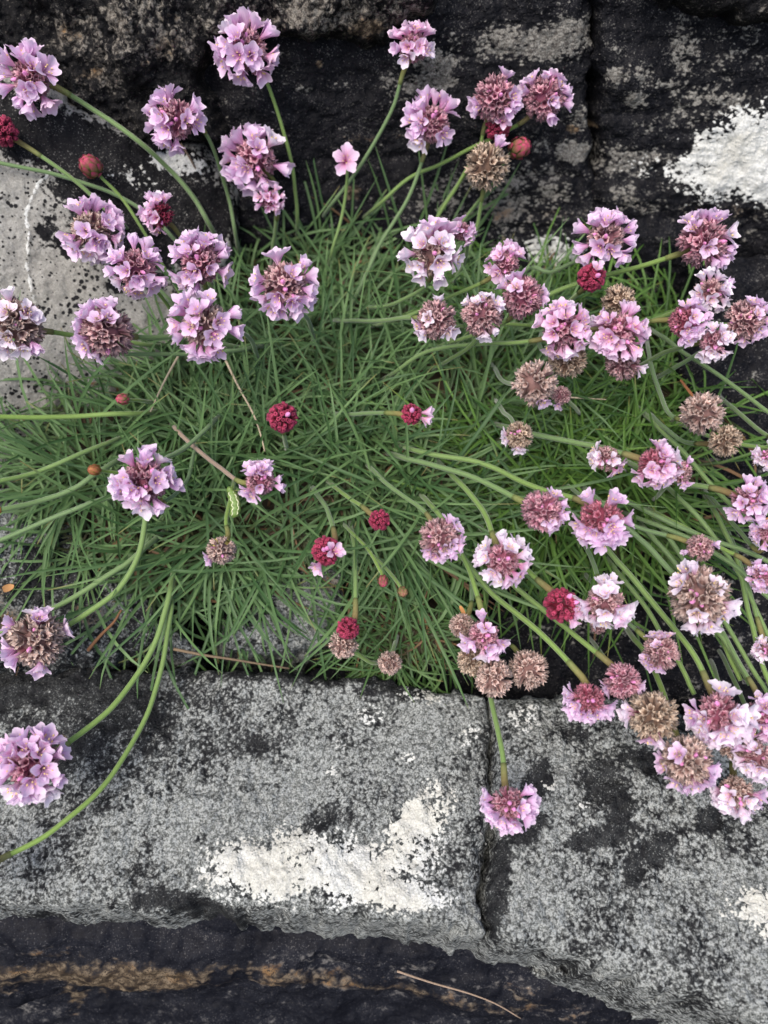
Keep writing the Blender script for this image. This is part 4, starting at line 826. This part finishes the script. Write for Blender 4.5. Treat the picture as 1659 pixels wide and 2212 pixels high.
f(1512, 1184, 76, 'mid', 'small brown head with two violet florets above the large brown centred head', tilt=(.1, .1), ring=[20, 200], inner=[], h=.035, stem=[(1470, 1165), (1380, 1140), (1300, 1100), (1240, 1060)], pal='mauve', green=0)
f(1650, 1245, 80, 'open', 'pale pink head over the dark recess, outside the large brown centred head', tilt=(-.1, 0), ring=[110, 150, 190, 230, 260, 300], inner=[120, 230], h=.035, stem=[(1610, 1210), (1560, 1185), (1500, 1150), (1420, 1110)], colour='lilac')
f(1655, 1152, 60, 'open', 'lilac florets beside an orange dead leaf over the recess', tilt=(-.1, .1), ring=[150, 180, 220, 100, 270], inner=[200], h=.032, stem=[(1640, 1190), (1600, 1150), (1540, 1080)])
f(1655, 1405, 40, 'open', 'little whitish floret tuft against the dark recess rock', tilt=(-.2, 0), ring=[150, 190, 230, 110], inner=[180], h=.03, stem=[(1645, 1370), (1620, 1280), (1585, 1180)], colour='pale')
f(1410, 1545, 104, 'dry', 'tan spent globe with white florets clinging to its underside', tilt=(0, -.1), ring=[165, 180, 255, 275], inner=[], h=.036, stem=[(1370, 1500), (1330, 1450), (1290, 1400)], pal='tan', colour='pale')
f(1553, 1540, 152, 'open', 'broad pale lilac head skirted with petals under a plum crown', tilt=(0, -.35), ring=[170, 190, 210, 232, 255, 275, 295, 318, 340, 0, 75], inner=[320, 280, 20], h=.04, stem=[(1535, 1485), (1490, 1400), (1400, 1290), (1310, 1185), (1270, 1140)], colour='pale', pal='pink', srad=.0009)
f(1650, 1545, 118, 'open', 'plum hearted head pressed against the broad petal skirted head', tilt=(.1, -.2), ring=[100, 200, 230, 260, 285, 310], inner=[90, 250], h=.036, stem=[(1630, 1490), (1590, 1420), (1540, 1330), (1480, 1240)], pal='pink', colour='lilac')
f(1482, 1642, 140, 'mid', 'greyish brown head with one yellow eyed floret, lilac petals fringing its lower side', tilt=(0, -.15), ring=[170, 190, 240, 262, 285, 330, 345, 310], inner=[130], h=.034, stem=[(1455, 1570), (1430, 1490), (1400, 1420), (1370, 1380)], pal='dust', colour='lilac', srad=.0009)
f(1583, 1610, 62, 'dry', 'small fluffy tan head under the broad petal skirted head', tilt=(0, -.2), ring=[160], inner=[], h=.03, stem=[(1575, 1570), (1560, 1500), (1540, 1440)], pal='dust', colour='pale', sheath=False)
f(1590, 1708, 118, 'open', 'white pink head hanging upside down from a reddish neck over the ledge stone', tilt=(0, -.55), ring=[170, 190, 215, 250, 285, 320, 345], inner=[150, 200], h=.024, stem=[(1583, 1670), (1580, 1635), (1572, 1580), (1560, 1520)], colour='pale', pal='dust', srad=.0009)
f(1640, 1635, 112, 'open', 'pale lilac petal mass crowding beside the small fluffy tan head', tilt=(.1, -.3), ring=[190, 215, 240, 265, 290, 150, 120], inner=[200, 250], h=.034, stem=[(1630, 1580), (1600, 1500), (1560, 1420)], colour='pale', pal='mauve')
f(1292, 1352, 34, 'dry', 'tiny faded pink head in the shade behind the pale lilac head', tilt=(0, 0), ring=[], inner=[], h=.012, stem=[(1285, 1330), (1270, 1300)], pal='mauve', sheath=False)
# --- stalks whose heads lie outside the view or out of sight
def stalk(label, stem, h=.02, **kw):
    x, y = stem[0]; return f(x, y, 20, 'stalk', label, stem=stem[1:], h=h, **kw)
stalk('level green stalk reaching from the cushion over the pale dotted rock', [(-60, 897), (80, 900), (180, 897), (260, 893), (330, 890)], h=.028, srad=.0009, green=1)
stalk('dipping green stalk above the one with the orange tip', [(-60, 1045), (0, 1038), (80, 1020), (160, 985), (250, 950)], h=.025, srad=.0008, green=.6)
stalk('arched downy stalk with an orange tip over the mottled rock', [(-40, 1104), (10, 1101), (90, 1082), (160, 1055), (205, 1025), (260, 990)], h=.028, srad=.0009, green=.2, dry_tip=True)
stalk('slender stalk stretching over the mottled rock below the orange tipped one', [(-60, 1180), (0, 1165), (110, 1120), (200, 1085), (290, 1060)], h=.02, srad=.0008)
stalk('low slender stalk lying across the black and white mottled rock', [(-60, 1390), (0, 1365), (60, 1340), (160, 1290), (260, 1225), (330, 1170)], h=.018, srad=.0009, green=.4)
stalk('thin level stalk crossing the tops of the leaves under the shaggy edged head', [(230, 760), (295, 764), (400, 766), (500, 758), (560, 750)], h=.028, green=.1)
stalk('long slim stalk leaning over the white vein of the pale rock', [(-60, 340), (0, 352), (120, 378), (250, 420), (330, 470), (390, 530)], h=.018, green=.1)
stalk('slanting stalk passing behind the two spent heads near the recess', [(1720, 925), (1659, 890), (1580, 830), (1490, 770), (1420, 720)], h=.026, green=.2)
stalk('green stalk running out from behind the straw coloured spent head', [(1720, 968), (1640, 965), (1590, 958), (1540, 945), (1480, 920)], h=.026, green=.6)
for i, pth in enumerate([[(1720, 1240), (1620, 1195), (1540, 1168), (1450, 1130), (1350, 1080)], [(1740, 1340), (1659, 1290), (1580, 1220), (1480, 1160), (1380, 1120)],
                         [(1620, 1480), (1575, 1400), (1520, 1330), (1460, 1220), (1400, 1150)], [(1660, 1500), (1600, 1400), (1540, 1300), (1470, 1200), (1420, 1130)],
                         [(1700, 1450), (1640, 1330), (1590, 1230), (1520, 1130), (1450, 1060)], [(1690, 1190), (1600, 1110), (1530, 1040), (1460, 960), (1400, 900)],
                         [(1500, 1500), (1460, 1420), (1440, 1390), (1400, 1320), (1330, 1230)], [(1600, 1470), (1560, 1380), (1545, 1280), (1500, 1180)], [(1720, 1600), (1650, 1450), (1620, 1330), (1590, 1200), (1540, 1100)]]):
    stalk('slim green stalk in the sheaf leaning over the dark recess', pth, h=.024 + .002*(i % 3), green=.15+.08*i, srad=.0008)

# ------------------------------------------------------------------ dry stalks and caterpillar
def straw(name, label, path, off, rad, col, cat='straw'):
    pts = [at(u, v, hit(u, v, off)) for u, v in path]; sp = spline(pts, 22); o0 = sp[0]
    o = tube(name, sp, lambda s: rad*(1-.45*s), lambda s: np.array(col)*(1-.25*s), M_misc, None, 6, o0); o.location = o0
    return tag(o, label, cat, 'dry straws')
straw('dry_straw', 'pale dry straw slanting down the leaves under the shaggy edged head', [(385, 770), (365, 805), (345, 845), (325, 890)], .004, .0005, (.48, .40, .28))
straw('dry_straw', 'long pale dry straw running down the cushion from the largest round head', [(488, 780), (515, 835), (545, 890), (562, 935), (572, 975)], .004, .0005, (.48, .40, .28))
straw('dry_straw', 'tan dead straw lying along the dark joint under the drooping leaves', [(375, 1402), (440, 1415), (500, 1424), (560, 1434), (625, 1444)], .002, .0006, (.17, .125, .08))  # tan darkened in its colour to stand for the crevice shadow
straw('dry_straw', 'brown dead leaf stalk poking down beside the mottled rock', [(190, 1405), (215, 1375), (245, 1345), (262, 1318)], .008, .0007, (.20, .10, .05))
straw('dry_straw', 'thin brown dead stalk rising behind the head with crimson tufts', [(390, 310), (412, 345), (432, 385), (450, 430)], .008, .0005, (.16, .12, .09))
straw('dry_straw', 'pale straw hidden low among the fresh yellow green leaves', [(1225, 858), (1260, 860), (1310, 863)], .002, .0004, (.45, .38, .26))
def straw_front():
    n = nrm(np.array([0, -.84, .54])); p0 = np.array([0, -.126, -.022])+n*.0075
    pts = []
    for (u, v) in [(858, 2098), (930, 2122), (1010, 2145), (1070, 2168), (1125, 2200)]:
        d = ray(u, v); pts.append(CAM+d*(((p0-CAM)@n)/(d@n)))
    sp = spline(pts, 22); o = tube('dry_straw', sp, lambda s: .00036*(1.1-.5*s), lambda s: np.array([.30, .22, .16]), M_misc, None, 6, sp[0]); o.location = sp[0]
    tag(o, 'long thin straw lying on the rusty banded rock face below the ledge', 'straw', 'dry straws')
straw_front()
def caterpillar():
    pts = [at(u, v, hit(u, v, .0365)) for u, v in [(497, 1058), (503, 1072), (508, 1088), (508, 1104), (503, 1118)]]
    sp = spline(pts, 25); o0 = sp[-1]; root = empty('caterpillar', o0)
    tag(root, 'small green caterpillar with cream wavy stripes clinging to the withered flower stalk', 'caterpillar')
    rad = lambda s: .0017*math.sqrt(max(.04, 1-(2*s-1)**4))*(1+.07*math.sin(s*38))
    body = tube('body', sp, rad, lambda s: (0, 0, 0), M_catgreen, root, 14, o0)
    tc = nrm(CAM-sp[12]); side = nrm(np.cross(tc, nrm(sp[-1]-sp[0])))
    for k in (-1, 1):
        q = [sp[i]+(tc*math.cos(k*.55)+side*math.sin(k*.55))*rad(i/24)*1.0+side*.00022*math.sin(i*1.3) for i in range(2, 23)]
        tube('stripe', np.array(q), .00018, lambda s: (0, 0, 0), M_catcream, root, 5, o0)
    hv, hf = rings_mesh([(1e-5, -1), (.7, -.7), (1, 0), (.7, .7), (1e-5, 1)], 10)
    ho = mesh_obj('head', hv*.0012, hf, M_catgreen, root); ho.location = Vector(sp[0]-o0)
    for k in range(5):
        for sgn in (-1, 1):
            c = sp[5+4*k]; dd = nrm(-tc+side*sgn*.6); tube('proleg', np.array([c, c+dd*.0016, c+dd*.0026]), .00045, lambda s: (0, 0, 0), M_catgreen, root, 6, o0)
caterpillar()

def dead_leaf(label, u, v, off, ln, wd, az, col):
    C_, O_, F_, UV_ = TEMPL[7]; p = at(u, v, min(hit(u, v, off), rdist(u, v, 2)-.001)); n = nrm(-ray(u, v)*.8+np.array([0, 0, .3]))
    t = nrm(RIGHT*math.cos(az)+UP*math.sin(az)); t = nrm(t-n*(t@n)); B = np.stack([t, np.cross(n, t), n], 1)
    V_ = ((C_*ln+O_*wd)@B.T); V2 = V_-n*.0003
    F2 = np.vstack([F_, F_[:, ::-1]+len(V_)])
    o = mesh_obj('dead_leaf', np.vstack([V_, V2]), F2, M_misc); o.location = p; set_col(o.data, np.vstack([np.outer(.7+.5*np.r_[UV_[:, 1], UV_[:, 1]], col)])); tag(o, label, 'dead leaf', 'dead leaves')
dead_leaf('orange dead leaf curled over the recess beside the lilac florets', 1640, 1135, .004, .007, .0032, .3, (.42, .20, .07))
dead_leaf('orange scrap of dead leaf above the small dull brown head', 1003, 1328, .030, .0036, .0013, 1.9, (.36, .17, .06))
dead_leaf('tiny orange scrap of dead leaf on the black and white mottled rock', 6, 1274, .004, .004, .0026, .4, (.45, .24, .10))
dead_leaf('reddish dead leaf blade hanging low in the fresh yellow green leaves', 1470, 820, .006, .016, .0010, -1.0, (.28, .12, .05))
